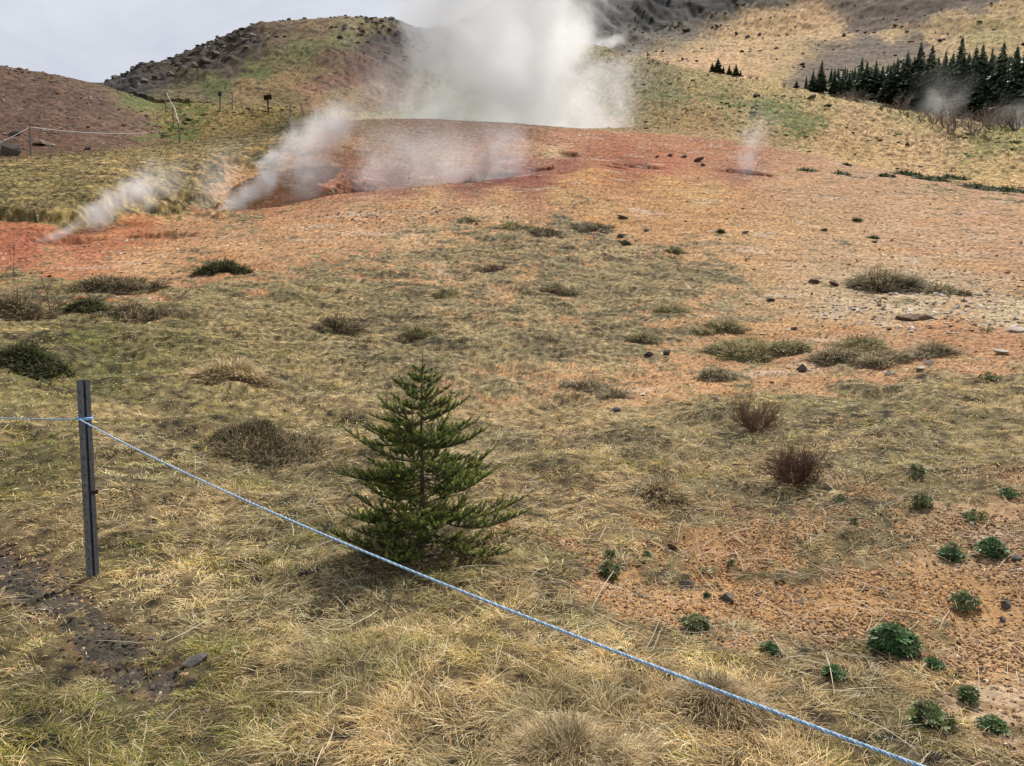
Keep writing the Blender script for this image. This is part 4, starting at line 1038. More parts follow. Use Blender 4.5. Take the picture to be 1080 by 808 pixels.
CONES = [conifer_mesh(s, 10, w) for s, w in ((1, 4.6), (2, 5.8), (3, 4.2), (4, 5.2), (5, 6.2), (6, 3.8))]
def conifer(px, yb, yt, label, group, wide=1.0, name='spruce_tree'):
    g = at(px, yb); d = math.hypot(g[0], g[1]); h = max(point_at(px, yt, d)[2] - g[2], .5)
    k = random.randrange(6)
    t = thing(name, label, 'tree', g, group)
    s = h / 10.3; t.scale = (s * wide, s * wide, s); t.rotation_euler = (0, 0, random.uniform(0, 6.28))
    link('trunk', CONES[k][0], t); link('crown', CONES[k][1], t)
edge = lambda x: 93 + (x - 850) * .165
front = [(850, 80), (857, 74), (865.5, 63), (879.5, 73), (888, 74), (895, 75), (907, 61), (912.5, 65), (922, 64), (929, 70), (937, 68), (944, 61), (954, 54), (961, 60), (967, 44), (979, 46), (986, 60), (993, 53), (1001, 56), (1009, 38), (1017, 56), (1024, 48), (1031, 46), (1041, 50), (1052, 43), (1059, 58), (1066, 47), (1075, 50), (1085, 46), (1097, 50), (1110, 44)]
names = ['short tree at the left end of the spruce stand', 'low tree second from the left end of the spruce stand', 'pointed tree rising near the left end of the spruce stand']
for i, (x, yt) in enumerate(front):
    if i < 3: lab = names[i]
    elif (x, yt) == (1009, 38): lab = 'tallest pointed spruce at the middle of the dark stand'
    elif (x, yt) == (967, 44): lab = 'tall spruce left of the tallest one in the stand'
    elif (x, yt) == (1052, 43): lab = 'tall spruce at the right part of the dark stand'
    elif (x, yt) == (907, 61): lab = 'tall spruce left of centre above the low left trees'
    else: lab = 'dark spruce among many alike in the front row of the stand'
    conifer(x, edge(x) + random.uniform(0, 3), yt - 1.5, lab, 'dark spruces of the stand on the right', random.uniform(1.05, 1.5))
for i in range(58):
    x = 868 + i * 4.3 + random.uniform(-2.5, 2.5)
    conifer(x, edge(x) - random.uniform(1, 10), np.interp(x, [870, 910, 960, 1010, 1100], [72, 68, 60, 56, 56]) + random.uniform(-2, 8), 'dark spruce among many alike deep in the stand', 'spruces deep in the stand', 1.35)
small = [(757, 75.5, 60, 'tallest of the small conifers on the hillside crest'), (751, 75, 65, 'small conifer just left of the tallest on the crest'), (763, 77, 69, 'small conifer just right of the tallest on the crest'), (769, 78, 68, 'bushy conifer in the middle of the crest group'), (776, 79, 67, 'narrow conifer near the right end of the crest group'), (781, 80, 73.5, 'lowest conifer at the right end of the crest group'), (840, 92, 84, 'lone low conifer left of the spruce stand')]
for x, yb, yt, lab in small: conifer(x, yb + .8, yt, lab, 'small conifers on the hillside crest' if x < 800 else None, 1.5)

# ------------------------------------------------------------------ bare shrubs
def twig_mesh(seed, stems, depth, spread=.5, thick=.05, cols=((.13, .10, .085), (.20, .16, .14), (.09, .07, .06)), h=1.0):
    """a leafless shrub about one metre tall"""
    r = np.random.default_rng(seed); mb = MB()
    def grow(p, d, L, rad, lev):
        n = 4; pts = [p]; dd = d.copy()
        for i in range(n):
            dd = dd + r.normal(0, .13, 3); dd[2] += .05; dd /= np.linalg.norm(dd)
            pts.append(pts[-1] + dd * L / n)
        tube(mb, pts, np.linspace(rad, rad * .6, n + 1), 4, np.array(cols[r.integers(0, len(cols))]) * r.uniform(.8, 1.2), 0, False)
        if lev > 0:
            for j in range(r.integers(3, 5)):
                i = r.integers(1, n + 1)
                nd = dd + r.normal(0, .55, 3); nd[2] = abs(nd[2]) * .8 + .15; nd /= np.linalg.norm(nd)
                grow(pts[i], nd, L * r.uniform(.5, .75), rad * .55, lev - 1)
    for s in range(stems):
        a = r.uniform(0, 6.28); d = np.array([math.cos(a) * spread, math.sin(a) * spread, 1]); d /= np.linalg.norm(d)
        grow(np.array([math.cos(a) * .05, math.sin(a) * .05, -.05]), d, h * r.uniform(.38, .55), thick * .5, depth)
    return mb.mesh('bare_twigs', M_TWIG)
TW = [twig_mesh(s, 9, 3, .55, .034, ((.24, .20, .17), (.33, .28, .24), (.17, .14, .12))) for s in (5, 6, 7)]
def bare_shrub(px, yb, hpx, wpx, label, group='leafless shrubs before the spruce stand', mesh=None):
    g = at(px, yb); d = math.hypot(g[0], g[1]); h = hpx * d / FPX
    o = link('bare_shrub', mesh or random.choice(TW), loc=g - np.array([0, 0, .05]))
    o.scale = (wpx / hpx * h * .85, wpx / hpx * h * .85, h); o.rotation_euler = (0, 0, random.uniform(0, 6.28))
    tag(o, label, 'shrub', group)
bare = [(868, 104, 9, 6, 'tiny leafless shrub under the left end of the spruces'), (895, 104, 14, 18, 'pale leafless shrub below the left spruces'), (908, 108, 17, 24, 'wide pale leafless shrub below the left spruces'), (930, 115, 12, 8, 'thin upright leafless sapling before the spruces, left one'), (938, 119, 11, 7, 'thin upright leafless sapling before the spruces, right one'), (951, 119, 26, 17, 'yellowish leafless bush before the spruces'), (985, 131, 26, 22, 'leafless shrub in the smoke, left one of the row'), (997, 135, 28, 20, 'leafless shrub with a thick stem in the smoke'), (1004, 139, 36, 30, 'tall leafless shrub rising out of the smoke'), (1028, 142, 38, 36, 'largest leafless shrub below the dark spruces'), (1046, 137, 28, 26, 'twiggy leafless shrub right of the largest one'), (1058, 134, 26, 22, 'short leafless shrub near the right edge'), (1072, 137, 32, 26, 'leafless shrub at the right edge below the spruces'), (960, 124, 14, 12, 'low leafless shrub at the crest before the spruces'), (972, 127, 18, 16, 'leafless shrub left of the smoke')]
for b in bare: bare_shrub(b[0], b[1], b[2] * .8, b[3] * .9, b[4])
for x, yb, h, w, lab in ((791, 83, 7, 8, 'low brown bush right of the small conifers'), (799, 84.5, 6, 7, 'second low brown bush right of the small conifers'), (827, 92, 8, 6, 'little brown bush on the tan hillside crest'), (690, 65, 4, 8, 'dark low bush at the left foot of the tan slope'), (702, 68, 5, 9, 'dark round bush at the foot of the tan slope')):
    bare_shrub(x, yb, h, w, lab, 'low bushes on the hillside crest')
SAP = [twig_mesh(11, 1, 2, .18, .022, h=1.7), twig_mesh(12, 9, 2, .9, .02, ((.14, .11, .085), (.20, .16, .12)))]
bare_shrub(14, 299, 52, 30, 'tall thin leafless sapling at the left edge by red soil', 'leafless saplings by the red soil', SAP[0])
bare_shrub(55, 318, 36, 36, 'thin leafless sapling above the dark heather', 'leafless saplings by the red soil', SAP[0])
bare_shrub(48, 330, 40, 60, 'tangle of bare grey twigs at the left below red soil', 'leafless saplings by the red soil', SAP[1])
bare_shrub(20, 322, 30, 50, 'low tangle of brown twigs at the left edge', 'leafless saplings by the red soil', SAP[1])

# ------------------------------------------------------------------ tussocks, heather, rosettes: plants one can count
def tussock(px, py, wpx, hpx, label, name, cat, pal, dens=1.0, group=None, rise=.55, mat=None, wild=.5):
    """a hump of earth grown over with blades"""
    g = at(px, py); d = math.hypot(g[0], g[1])
    W = wpx * d / FPX * .5; Hh = hpx * d / FPX * .74
    n = int(np.clip(1100 * dens * (wpx / 40) * (hpx / 14 + .4), 250, 9000))
    r = np.random.default_rng(int(px * 7 + py))
    def lobe(c, s_):
        return 1 + .75 * fbm(c * 1.3 + px, s_ * 1.3 + py, 3, 5)
    def hump(x, y):
        q = np.hypot(x / W, y / (W * .75)); a = np.arctan2(y, x)
        q = q / lobe(np.cos(a), np.sin(a))
        return Hh * (.42 * np.clip(1 - q ** 2, 0, 1) ** .8 * (1 + .9 * fbm(x / W * 1.6 + px, y / W * 1.6, 3, 9)) + .05)
    rr_ = np.sqrt(r.random(n)) * 1.12; ph = r.uniform(0, 6.28, n)
    lb = lobe(np.cos(ph), np.sin(ph))
    x = W * rr_ * lb * np.cos(ph); y = W * .75 * rr_ * lb * np.sin(ph)
    ok = r.random(n) < np.clip(1.15 - rr_ ** 3 * .8 + .9 * fbm(x / W * 2.5, y / W * 2.5 + px, 2, 12), .05, 1)
    x, y, rr_ = x[ok], y[ok], rr_[ok]; n = len(x)
    gz = sample(H, g[0] + x, g[1] + y) - g[2]
    z = gz + hump(x, y) * (.8 + .2 * r.random(n))
    az = np.arctan2(y, x) + r.normal(0, wild + .35, n)
    L = Hh * r.uniform(.35, 1.0, n) * .8 * (1 + .5 * fbm(x / W * 2, y / W * 2, 2, 15)) + .03
    hf = np.clip(rise * (1.25 - rr_ * .8) + r.normal(0, .2, n), .04, .95)
    w = np.maximum(.0025, d * .0009) * r.uniform(.6, 1.3, n)
    pal = np.array(pal); c = pal[r.integers(0, len(pal), n)] * (r.uniform(.6, 1.3, n) * (1 + .6 * fbm(x / W * 2.2, y / W * 2.2 + py, 2, 18)))[:, None]
    mb = MB()
    blades(x, y, z - .01, az, L, hf, w, np.clip(c, .008, .8), mb)
    k = 28; rings = [0.0, .2, .4, .6, .8, .95, 1.08]; V = []; F = []
    for a_, q in enumerate(rings):
        for j in range(k):
            t = j / k * 6.2832; l1 = float(lobe(np.array([math.cos(t)]), np.array([math.sin(t)]))[0])
            xx, yy = W * q * l1 * math.cos(t), W * .75 * q * l1 * math.sin(t)
            V.append((xx, yy, height(g[0] + xx, g[1] + yy) - g[2] + float(hump(np.array([xx]), np.array([yy]))[0]) - (.06 if q > 1 else .005)))
    for a_ in range(len(rings) - 1):
        for j in range(k): F.append((a_ * k + j, a_ * k + (j + 1) % k, (a_ + 1) * k + (j + 1) % k, (a_ + 1) * k + j))
    mb.add(V, F, np.mean(pal, 0) * .7)
    o = mb.obj(name, M_GRASS, loc=g, smooth=False)
    return tag(o, label, cat, group)
GREY = [(.42, .34, .22), (.33, .26, .165), (.52, .43, .29), (.22, .17, .10), (.25, .225, .115)]
OLV = [(.36, .31, .15), (.26, .25, .105), (.48, .39, .23), (.19, .175, .08), (.43, .35, .20)]
HEA = [(.10, .072, .045), (.15, .11, .065), (.09, .085, .038), (.26, .20, .115), (.14, .13, .055), (.36, .28, .165), (.42, .33, .2)]
RED = [(.12, .065, .045), (.17, .095, .065), (.08, .045, .034), (.26, .18, .11), (.32, .25, .14)]
TAN = [(.58, .45, .26), (.46, .34, .18), (.64, .53, .34), (.34, .24, .12)]
DKG = [(.055, .075, .026), (.08, .095, .032), (.11, .11, .045), (.05, .06, .024), (.17, .14, .07)]
G1 = 'grass tussocks on the bare orange soil'
for a in [(935, 304, 62, 22, 'large brown tussock standing highest on the bare orange slope', GREY), (990, 308, 34, 9, 'low brown tussock right of the large one', GREY), (1016, 311, 14, 7, 'small dark tussock at the right end of the upper row', GREY), (766, 348, 34, 15, 'rounded olive tussock left on the orange soil', OLV), (740, 351, 20, 8, 'flat small tussock left of the rounded olive one', OLV), (790, 376, 78, 20, 'wide grassy tussock on orange gravel', OLV), (835, 370, 34, 14, 'grassy hump at the right end of the wide tussock', OLV), (882, 380, 46, 17, 'shaggy tussock left of the twin humps', GREY), (907, 366, 44, 14, 'olive tussock behind the shaggy one', OLV), (930, 382, 52, 14, 'flat shaggy tussock in the middle of the orange gravel', GREY), (982, 374, 44, 14, 'brown tussock nearest the orange streak at right', GREY), (755, 398, 40, 12, 'grey withered tussock on gravel near the dark stone', GREY), (708, 330, 34, 12, 'olive tussock at the right edge of the meadow', OLV), (682, 357, 30, 10, 'low tussock on sandy gravel at the meadow edge', OLV), (622, 409, 40, 12, 'pale flattened tussock on the pink gravel', GREY), (648, 420, 36, 13, 'grey shaggy tussock on the pink gravel', GREY), (575, 246, 34, 8, 'dark low tussock at the upper meadow edge', HEA), (628, 241, 40, 7, 'dark flat tussock farthest up on the orange soil', HEA), (712, 265, 20, 7, 'olive small tussock at the upper right meadow edge', OLV), (660, 257, 12, 5, 'tiny green tussock on orange soil above the meadow', DKG), (540, 240, 36, 8, 'flat olive tussock on top of the meadow', OLV), (493, 233, 24, 5, 'low olive tussock farthest up the middle', OLV)]:
    tussock(*a[:5], 'grass_tussock', 'tussock', a[5], 1.0, G1, .5)
G2 = 'dark heather clumps in the meadow'
for a in [(138, 334, 60, 14, 'dark brown hump with painted shade on the green slope at left', HEA, .5), (28, 378, 66, 18, 'dark evergreen heather patch at the left edge', DKG, .5), (20, 330, 56, 20, 'dark brown heather bank at the far left below red soil', HEA, .5), (95, 326, 40, 14, 'deep green clump between two dark humps', DKG, .5), (235, 286, 48, 14, 'dark green clump at the upper edge of the left meadow', DKG, .5), (120, 304, 80, 16, 'long dark brown bank at the upper left meadow edge', HEA, .4), (356, 344, 50, 12, 'dark rounded heather hump left of the meadow centre', HEA, .5), (278, 464, 104, 17, 'wide brown heather patch with withered stems, left of the spruce', HEA, .8), (516, 286, 34, 7, 'reddish brown heather hump in the upper meadow', RED, .5), (590, 308, 42, 8, 'dark heather hump under bare sandy patches', HEA, .5), (700, 515, 44, 14, 'dark heather clump in the grass right of the spruce', HEA, .7), (440, 350, 40, 10, 'dark olive clump above the spruce top', OLV, .5), (470, 310, 30, 8, 'dark olive clump on sandy soil in the upper meadow', OLV, .5), (745, 660, 0, 0, '', HEA, 0)]:  # the first clump's dark colour stands in for a hump's shading
    if a[2]: tussock(*a[:5], 'heather_clump', 'heather', a[5], 1.3, G2, a[6], None, .9)
WS = [twig_mesh(41, 60, 3, 2.0, .020, ((.11, .058, .042), (.16, .09, .062), (.075, .042, .034), (.24, .17, .11)), 1.0), twig_mesh(42, 48, 3, 2.2, .018, ((.14, .078, .055), (.20, .12, .08), (.10, .058, .044), (.28, .21, .14)), 1.0)]
def withered(px, py, hpx, wpx, label, m):
    g = at(px, py); d = math.hypot(g[0], g[1]); h = hpx * d / FPX
    o = link('withered_shrub', m, loc=g); o.scale = (wpx / hpx * h * .62, wpx / hpx * h * .62, h)
    tag(o, label, 'shrub', 'withered reddish shrubs')
withered(836, 509, 72, 66, 'dark reddish brown withered shrub in the right grass', WS[0])
withered(797, 453, 56, 60, 'reddish withered shrub behind the darker one', WS[1])
tussock(600, 800, 170, 42, 'big tan tuft of long dead grass at the bottom edge', 'grass_tussock', 'tussock', TAN, 1.0, 'tan tufts of dead grass', .4, None, .45)
tussock(755, 745, 90, 36, 'tan tuft of dead grass below the green plants by the rope', 'grass_tussock', 'tussock', TAN, 1.0, 'tan tufts of dead grass', .45, None, .5)
tussock(700, 520, 50, 24, 'tan tuft of dead grass right of the spruce', 'grass_tussock', 'tussock', TAN, .8, 'tan tufts of dead grass', .4, None, .6)
tussock(250, 398, 60, 26, 'shaggy tan tuft in the green grass at left', 'grass_tussock', 'tussock', TAN, 1.0, 'tan tufts of dead grass', .4, None, .5)

def r0_(px): return .85 + .25 * ((px * 37) % 10) / 10
def rosette(px, py, wpx, hpx, label, stems, pal, group='green plants on the gravel'):
    hpx = hpx * .8; wpx = wpx * r0_(px) * .85
    if wpx < 45: wpx *= .85; hpx *= .85
    """a leafy plant: stalks carrying hands of narrow leaflets"""
    g = at(px, py); d = math.hypot(g[0], g[1]); W = wpx * d / FPX / 2; Hh = hpx * d / FPX
    r = np.random.default_rng(int(px * 3 + py)); mb = MB(); pal = np.array(pal)
    ecc = r.uniform(.6, 1.0); ea = r.uniform(0, 6.28)
    for s in range(int(stems * 1.4)):
        a = r.uniform(0, 6.28); q = math.sqrt(r.random()) * (1 - (1 - ecc) * abs(math.sin(a - ea)))
        bx, by = W * q * .55 * math.cos(a), W * q * .5 * math.sin(a)
        hx, hy = W * q * .92 * math.cos(a), W * q * .85 * math.sin(a)
        hz = Hh * (.85 - .5 * q * q) * r.uniform(.25, 1.1)
        head = np.array([hx, hy, hz])
        tube(mb, [np.array([bx, by, -.01]), np.array([(bx + hx) / 2, (by + hy) / 2, hz * .6]), head], [.0022, .002, .0016], 4, pal[0] * 1.1, 0, False)
        col = pal[r.integers(0, len(pal))] * r.uniform(.7, 1.3)
        nl = r.integers(6, 9); ll = min(max(.018, Hh * .30), .038) * r.uniform(.75, 1.25)
        ax = np.array([hx * 1.2, hy * 1.2, Hh * .9]); ax /= np.linalg.norm(ax) + 1e-9
        e1 = np.cross(ax, [.3, .2, 1.0]); e1 /= np.linalg.norm(e1); e2 = np.cross(ax, e1)
        for k in range(nl):
            t = k / nl * 6.283 + r.uniform(-.2, .2)
            o = e1 * math.cos(t) + e2 * math.sin(t)
            up = ax * r.uniform(.25, .75)
            dv = o + up; dv /= np.linalg.norm(dv); sv = np.cross(dv, ax); sv /= np.linalg.norm(sv) + 1e-9
            wd = ll * .17
            fold = ax * wd * .5
            p = head
            vs = [p, p + dv * ll * .45 + sv * wd + fold, p + dv * ll * .5, p + dv * ll * .45 - sv * wd + fold, p + dv * ll * 1.0 + ax * ll * .06, p + dv * ll * .8 + sv * wd * .7 + fold, p + dv * ll * .8 - sv * wd * .7 + fold]
            mb.add(vs, [[0, 1, 2], [0, 2, 3]], col)
            mb.f.setdefault((4, 0), []).append(np.array([[1, 5, 4, 2], [3, 2, 4, 6]]) + mb.n - 7)
    o = mb.obj('leafy_plant', M_LEAF, loc=g, smooth=False)
    tag(o, label, 'plant', group)
LUP = [(.065, .14, .045), (.09, .175, .055), (.05, .11, .04), (.15, .21, .075)]
BLU = [(.12, .165, .055), (.15, .20, .07), (.09, .13, .045), (.20, .23, .085), (.26, .21, .11)]
for a in [(943, 688, 64, 36, 'largest bright green leafy plant on the gravel at right', 90, LUP), (1046, 586, 38, 24, 'bushy dark green plant near the right edge on gravel', 50, LUP), (733, 664, 56, 24, 'spreading blue green plant below the grey stone', 60, BLU), (812, 689, 30, 18, 'small bright green plant right of the spreading one', 26, LUP), (644, 608, 34, 26, 'dark blue green plant beside the pale stalk', 38, BLU), (643, 588, 24, 14, 'small dark plant just above the one beside the stalk', 18, BLU), (683, 586, 14, 8, 'tiny green plant on gravel above the grey stones', 8, LUP), (1017, 640, 38, 22, 'blue green withered-looking plant left of the dark stone', 36, BLU), (880, 714, 38, 20, 'sparse green plant in dry grass below the largest plant', 24, LUP), (1020, 740, 30, 26, 'blue green plant at lower right beside the gravel', 34, BLU), (1048, 770, 40, 20, 'green plant lowest at right edge of the grass', 30, LUP), (980, 765, 66, 28, 'grey green plant half buried in dead grass at lower right', 46, BLU), (972, 535, 32, 20, 'blue green plant in the gravel right of the withered shrub', 26, BLU), (1028, 548, 36, 14, 'low green plant on the pale gravel at right', 24, BLU), (1003, 590, 34, 22, 'green plant left of the bushy dark one', 30, LUP), (888, 530, 26, 13, 'small blue green plant in dry grass under the withered shrub', 18, BLU), (901, 553, 14, 10, 'tiny round green plant on the gravel', 10, BLU), (966, 503, 28, 20, 'vivid green tuft-like plant at the grass edge', 22, BLU), (1064, 524, 24, 13, 'green plant pair at the right edge on gravel', 18, LUP), (1044, 402, 32, 12, 'bluish green plant in the grass right of the orange soil', 20, BLU), (1040, 350, 32, 7, 'flat green plant on pale stones at the right edge', 14, LUP), (770, 598, 16, 14, 'little grey green plant with a white stalk on gravel', 10, BLU), (745, 630, 10, 8, 'tiny green sprout between the two grey stones', 6, LUP), (985, 705, 26, 16, 'small green plant right below the largest plant', 18, LUP)]:
    rosette(*a)
# green patches along the upper orange border
G3 = 'green tufts along the upper edge of the orange slope'
for x, y, w, h, lab in [(851, 178, 18, 4, 'green tuft on orange soil right of the small steam vent'), (893, 173, 8, 3, 'tiny green tuft at the orange edge, left'), (887, 182, 20, 4, 'dark tuft just below the tiny green one'), (935, 184, 16, 5, 'left end tuft of the long green strip'), (960, 182, 26, 6, 'green tuft near the left of the long green strip'), (985, 187, 26, 6, 'green tuft in the middle of the long green strip'), (1006, 186, 24, 6, 'tallest green tuft in the long green strip'), (1035, 196, 34, 6, 'green tuft in the right part of the long strip'), (1066, 199, 30, 6, 'green tuft at the right end of the long strip'), (760, 243, 7, 4, 'single tiny green tuft on the ochre slope'), (904, 231, 8, 3, 'single tiny green tuft far right on the slope'), (921, 250, 10, 3, 'small green tuft above the large brown tussock')]:
    tussock(x, y + h / 2, w, h, lab, 'green_tuft', 'tuft', [(.045, .09, .02), (.06, .10, .03), (.035, .06, .02), (.10, .10, .05)], .6, G3, .6)
# ------------------------------------------------------------------ stones
def stone(px, py, wpx, hpx, label, mat, seed, rz=None, group=None, name='stone'):
    g = at(px, py); d = math.hypot(g[0], g[1]); W = wpx * d / FPX; Hh = hpx * d / FPX
    mb = rock_mesh(seed, (W, W * .75, Hh * 1.15))
    o = mb.obj(name, mat, loc=g + np.array([0, 0, Hh * .30]), smooth=False)
    o.rotation_euler = (random.uniform(-.15, .15), random.uniform(-.2, .2), rz if rz is not None else random.uniform(-.5, .5))
    tag(o, label, 'stone', group)
SG = 'loose stones on the gravel'
for i, a in enumerate([(768, 634, 29, 15, 'flat grey brown stone on gravel, right one of the pair', M_STONE_DARK), (722, 620, 21, 13, 'pointed dark grey stone on gravel, left one of the pair', M_STONE_DARK), (845, 392, 13, 9, 'round black stone on orange gravel', M_STONE_DARK), (1060, 640, 15, 9, 'dark stone at the right edge of the gravel', M_STONE_DARK), (1072, 590, 12, 7, 'dark stone right beside the bushy dark green plant', M_STONE_DARK), (845, 635, 7, 6, 'small grey pebble between the grey stone and green plant', M_STONE_PALE), (799, 629, 8, 5, 'small black stone right of the grey brown stone', M_STONE_DARK), (1058, 655, 8, 5, 'small dark stone under the stone at the right edge', M_STONE_DARK), (709, 578, 14, 9, 'orange brown stone on gravel above the grey stones', M_STONE_BROWN), (970, 390, 12, 5, 'white flat stone left of two dark ones', M_STONE_PALE), (939, 395, 14, 5, 'white stone on orange gravel beside a tussock', M_STONE_PALE), (979, 384, 12, 5, 'second white flat stone near the twin humps', M_STONE_PALE), (1055, 373, 14, 6, 'white stone on the orange streak at right', M_STONE_PALE), (1070, 350, 18, 8, 'pale rounded stone at the right edge above the orange streak', M_STONE_PALE), (858, 298, 18, 7, 'flat brown stone left of the large tussock', M_STONE_BROWN), (965, 338, 40, 7, 'long flat brown slab on pale stones', M_STONE_BROWN), (838, 347, 8, 4, 'small dark stone alone on sandy gravel', M_STONE_DARK), (813, 317, 12, 4, 'thin dark stone left on sandy gravel', M_STONE_DARK), (648, 435, 14, 7, 'dark stone in the grass below pink gravel', M_STONE_DARK), (684, 375, 16, 6, 'dark flat stone on the pink gravel', M_STONE_DARK), (703, 374, 12, 6, 'dark rounded stone right of the flat one', M_STONE_DARK), (693, 166, 6, 3, 'dark stone left of a short row above the orange slope', M_STONE_DARK), (706, 165, 8, 3, 'dark stone in a short row above the orange slope', M_STONE_DARK), (722, 166, 9, 3.5, 'wide dark stone in a short row above the orange slope', M_STONE_DARK), (737, 170, 14, 4, 'dark slab beside the small steaming hole', M_STONE_DARK), (741, 175, 9, 3, 'dark stone below the slab by the small steaming hole', M_STONE_DARK), (681, 244, 8, 4, 'lone small stone on the ochre slope', M_STONE_DARK), (786, 246, 9, 3, 'dark stone on the ochre slope beside a green tuft', M_STONE_DARK), (922, 256, 9, 3, 'dark flat stone right of the slope, above the tussock', M_STONE_DARK), (870, 243, 9, 3, 'dark stone among pale ones on the right slope', M_STONE_DARK), (880, 301, 12, 5, 'brown stone just left of the large tussock', M_STONE_BROWN), (208, 699, 30, 13, 'pale grey stone at the end of the muddy ditch', M_STONE_DARK), (656, 250, 10, 4, 'dark stone on orange soil above the meadow', M_STONE_DARK), (657, 206 + 24, 14, 4, 'flat dark stone higher on the ochre slope', M_STONE_BROWN), (218, 751, 8, 6, 'small pale stone in the grass at lower left', M_STONE_PALE), (325, 784, 8, 6, 'small pale stone in the grass at the bottom', M_STONE_PALE)]):
    stone(*a, 100 + i, None, SG)
for i, a in enumerate([(857, 103.5, 12, 6, 'grey boulder on the hillside crest by the spruces', M_STONE_DARK), (874, 113, 10, 4.5, 'dark boulder below the spruce stand', M_STONE_DARK), (798, 102, 8, 4, 'dark boulder in the green hillside patch', M_STONE_DARK), (788, 40, 7, 4, 'dark boulder on the tan mountain slope', M_STONE_DARK), (720, 63.5, 5, 3.5, 'dark boulder at the foot of the tan slope', M_STONE_DARK), (756, 29, 5, 4, 'dark boulder below the crag, right one', M_STONE_DARK), (724, 33, 12, 7, 'large dark block below the crag', M_STONE_DARK), (735, 65, 4, 3, 'little dark boulder among others at the slope foot', M_STONE_DARK), (818, 52, 5, 2.5, 'dark boulder lowest on the tan slope', M_STONE_DARK), (890, 38, 5, 3, 'dark boulder near the grey scree', M_STONE_DARK), (776, 37, 4, 4, 'small dark boulder left on the tan slope', M_STONE_DARK),
      (8, 163, 22, 12, 'dark rubble boulder at the left edge below the brown hill', M_STONE_DARK), (42, 153, 16, 7, 'brown boulder right of the post at the brown hill', M_STONE_BROWN), (52, 154, 9, 4, 'pale stone at the foot of the brown hill', M_STONE_PALE), (18, 143, 12, 5, 'dark boulder behind the post at the brown hill', M_STONE_DARK), (64, 137, 8, 3, 'grey stone halfway up the brown hill', M_STONE_PALE), (92, 158, 7, 4, 'dark stone at the foot of the brown hill, right one', M_STONE_DARK)]):
    stone(*a, 200 + i, None, 'boulders on the far slopes', 'boulder')
# crag along the skyline of the far left hill
for i, (x, y, w, h) in enumerate([(137, 92, 14, 12), (145, 86, 14, 12), (153, 83, 12, 9), (163, 80, 12, 8), (172, 79, 12, 9), (181, 77, 10, 6), (205, 66, 12, 8), (216, 60, 14, 9), (228, 55, 14, 8), (244, 47, 14, 8), (256, 40, 14, 8), (268, 35, 14, 6)]):
    g = at(x, y + h * .45); d = math.hypot(g[0], g[1]); W = w * d / FPX * .7; Hh = h * d / FPX * .75
    mb = rock_mesh(300 + i, (W * 1.2, W, Hh * 1.2), .9)
    o = mb.obj('rock_outcrop', M_CRAG, loc=g + np.array([0, 0, Hh * .12]), smooth=False); o.rotation_euler = (.1, -.15, i * 1.3)
    lab = ['blocky outcrop at the lower end of the skyline ridge', 'tall outcrop second from the lower end of the skyline ridge', 'outcrop on the lower skyline ridge above the brown hill', 'low outcrop in the middle of the lower skyline ridge', 'double outcrop on the lower skyline ridge', 'outcrop at the upper end of the lower skyline ridge', 'pointed outcrop where the skyline steepens', 'outcrop halfway up the steep skyline', 'dark outcrop on the middle of the steep skyline', 'broad outcrop near the top of the steep skyline', 'outcrop at the shoulder of the far hill', 'uppermost outcrop on the far hill skyline'][i]
    tag(o, lab, 'rock', 'rocks along the far hill skyline')
# pale stalk
def stalk(p0, p1, label, rad=.0022):
    a, b = at(*p0), at(*p1); mid = (a + b) / 2 + np.array([0, 0, .05])
    mb = MB(); tube(mb, [a + [0, 0, .05], mid, b + [0, 0, .015]], [rad, rad, rad * .6], 5, (.55, .46, .33))
    o = mb.obj('dry_stalk', M_TWIG); tag(o, label, 'stalk', 'dry stalks lying on the gravel')
for p0, p1, lab in (((650, 607), (624, 645), 'long pale dry stalk beside the blue green plant'), ((775, 590), (785, 606), 'short white dry stalk by the grey green plant'), ((845, 613), (880, 618), 'dry stalk lying under the dry grass on gravel'), ((925, 592), (962, 578), 'pale forked stalk in the dry grass at right'), ((850, 665), (905, 665), 'long dry stalk lying left of the largest plant'), ((1000, 655), (990, 668), 'short dry stalk on the gravel near the dark stone'), ((870, 700), (880, 735), 'reddish dry stalk standing in the lower grass')):
    stalk(p0, p1, lab)
print('things', round(time.time() - T0, 1))

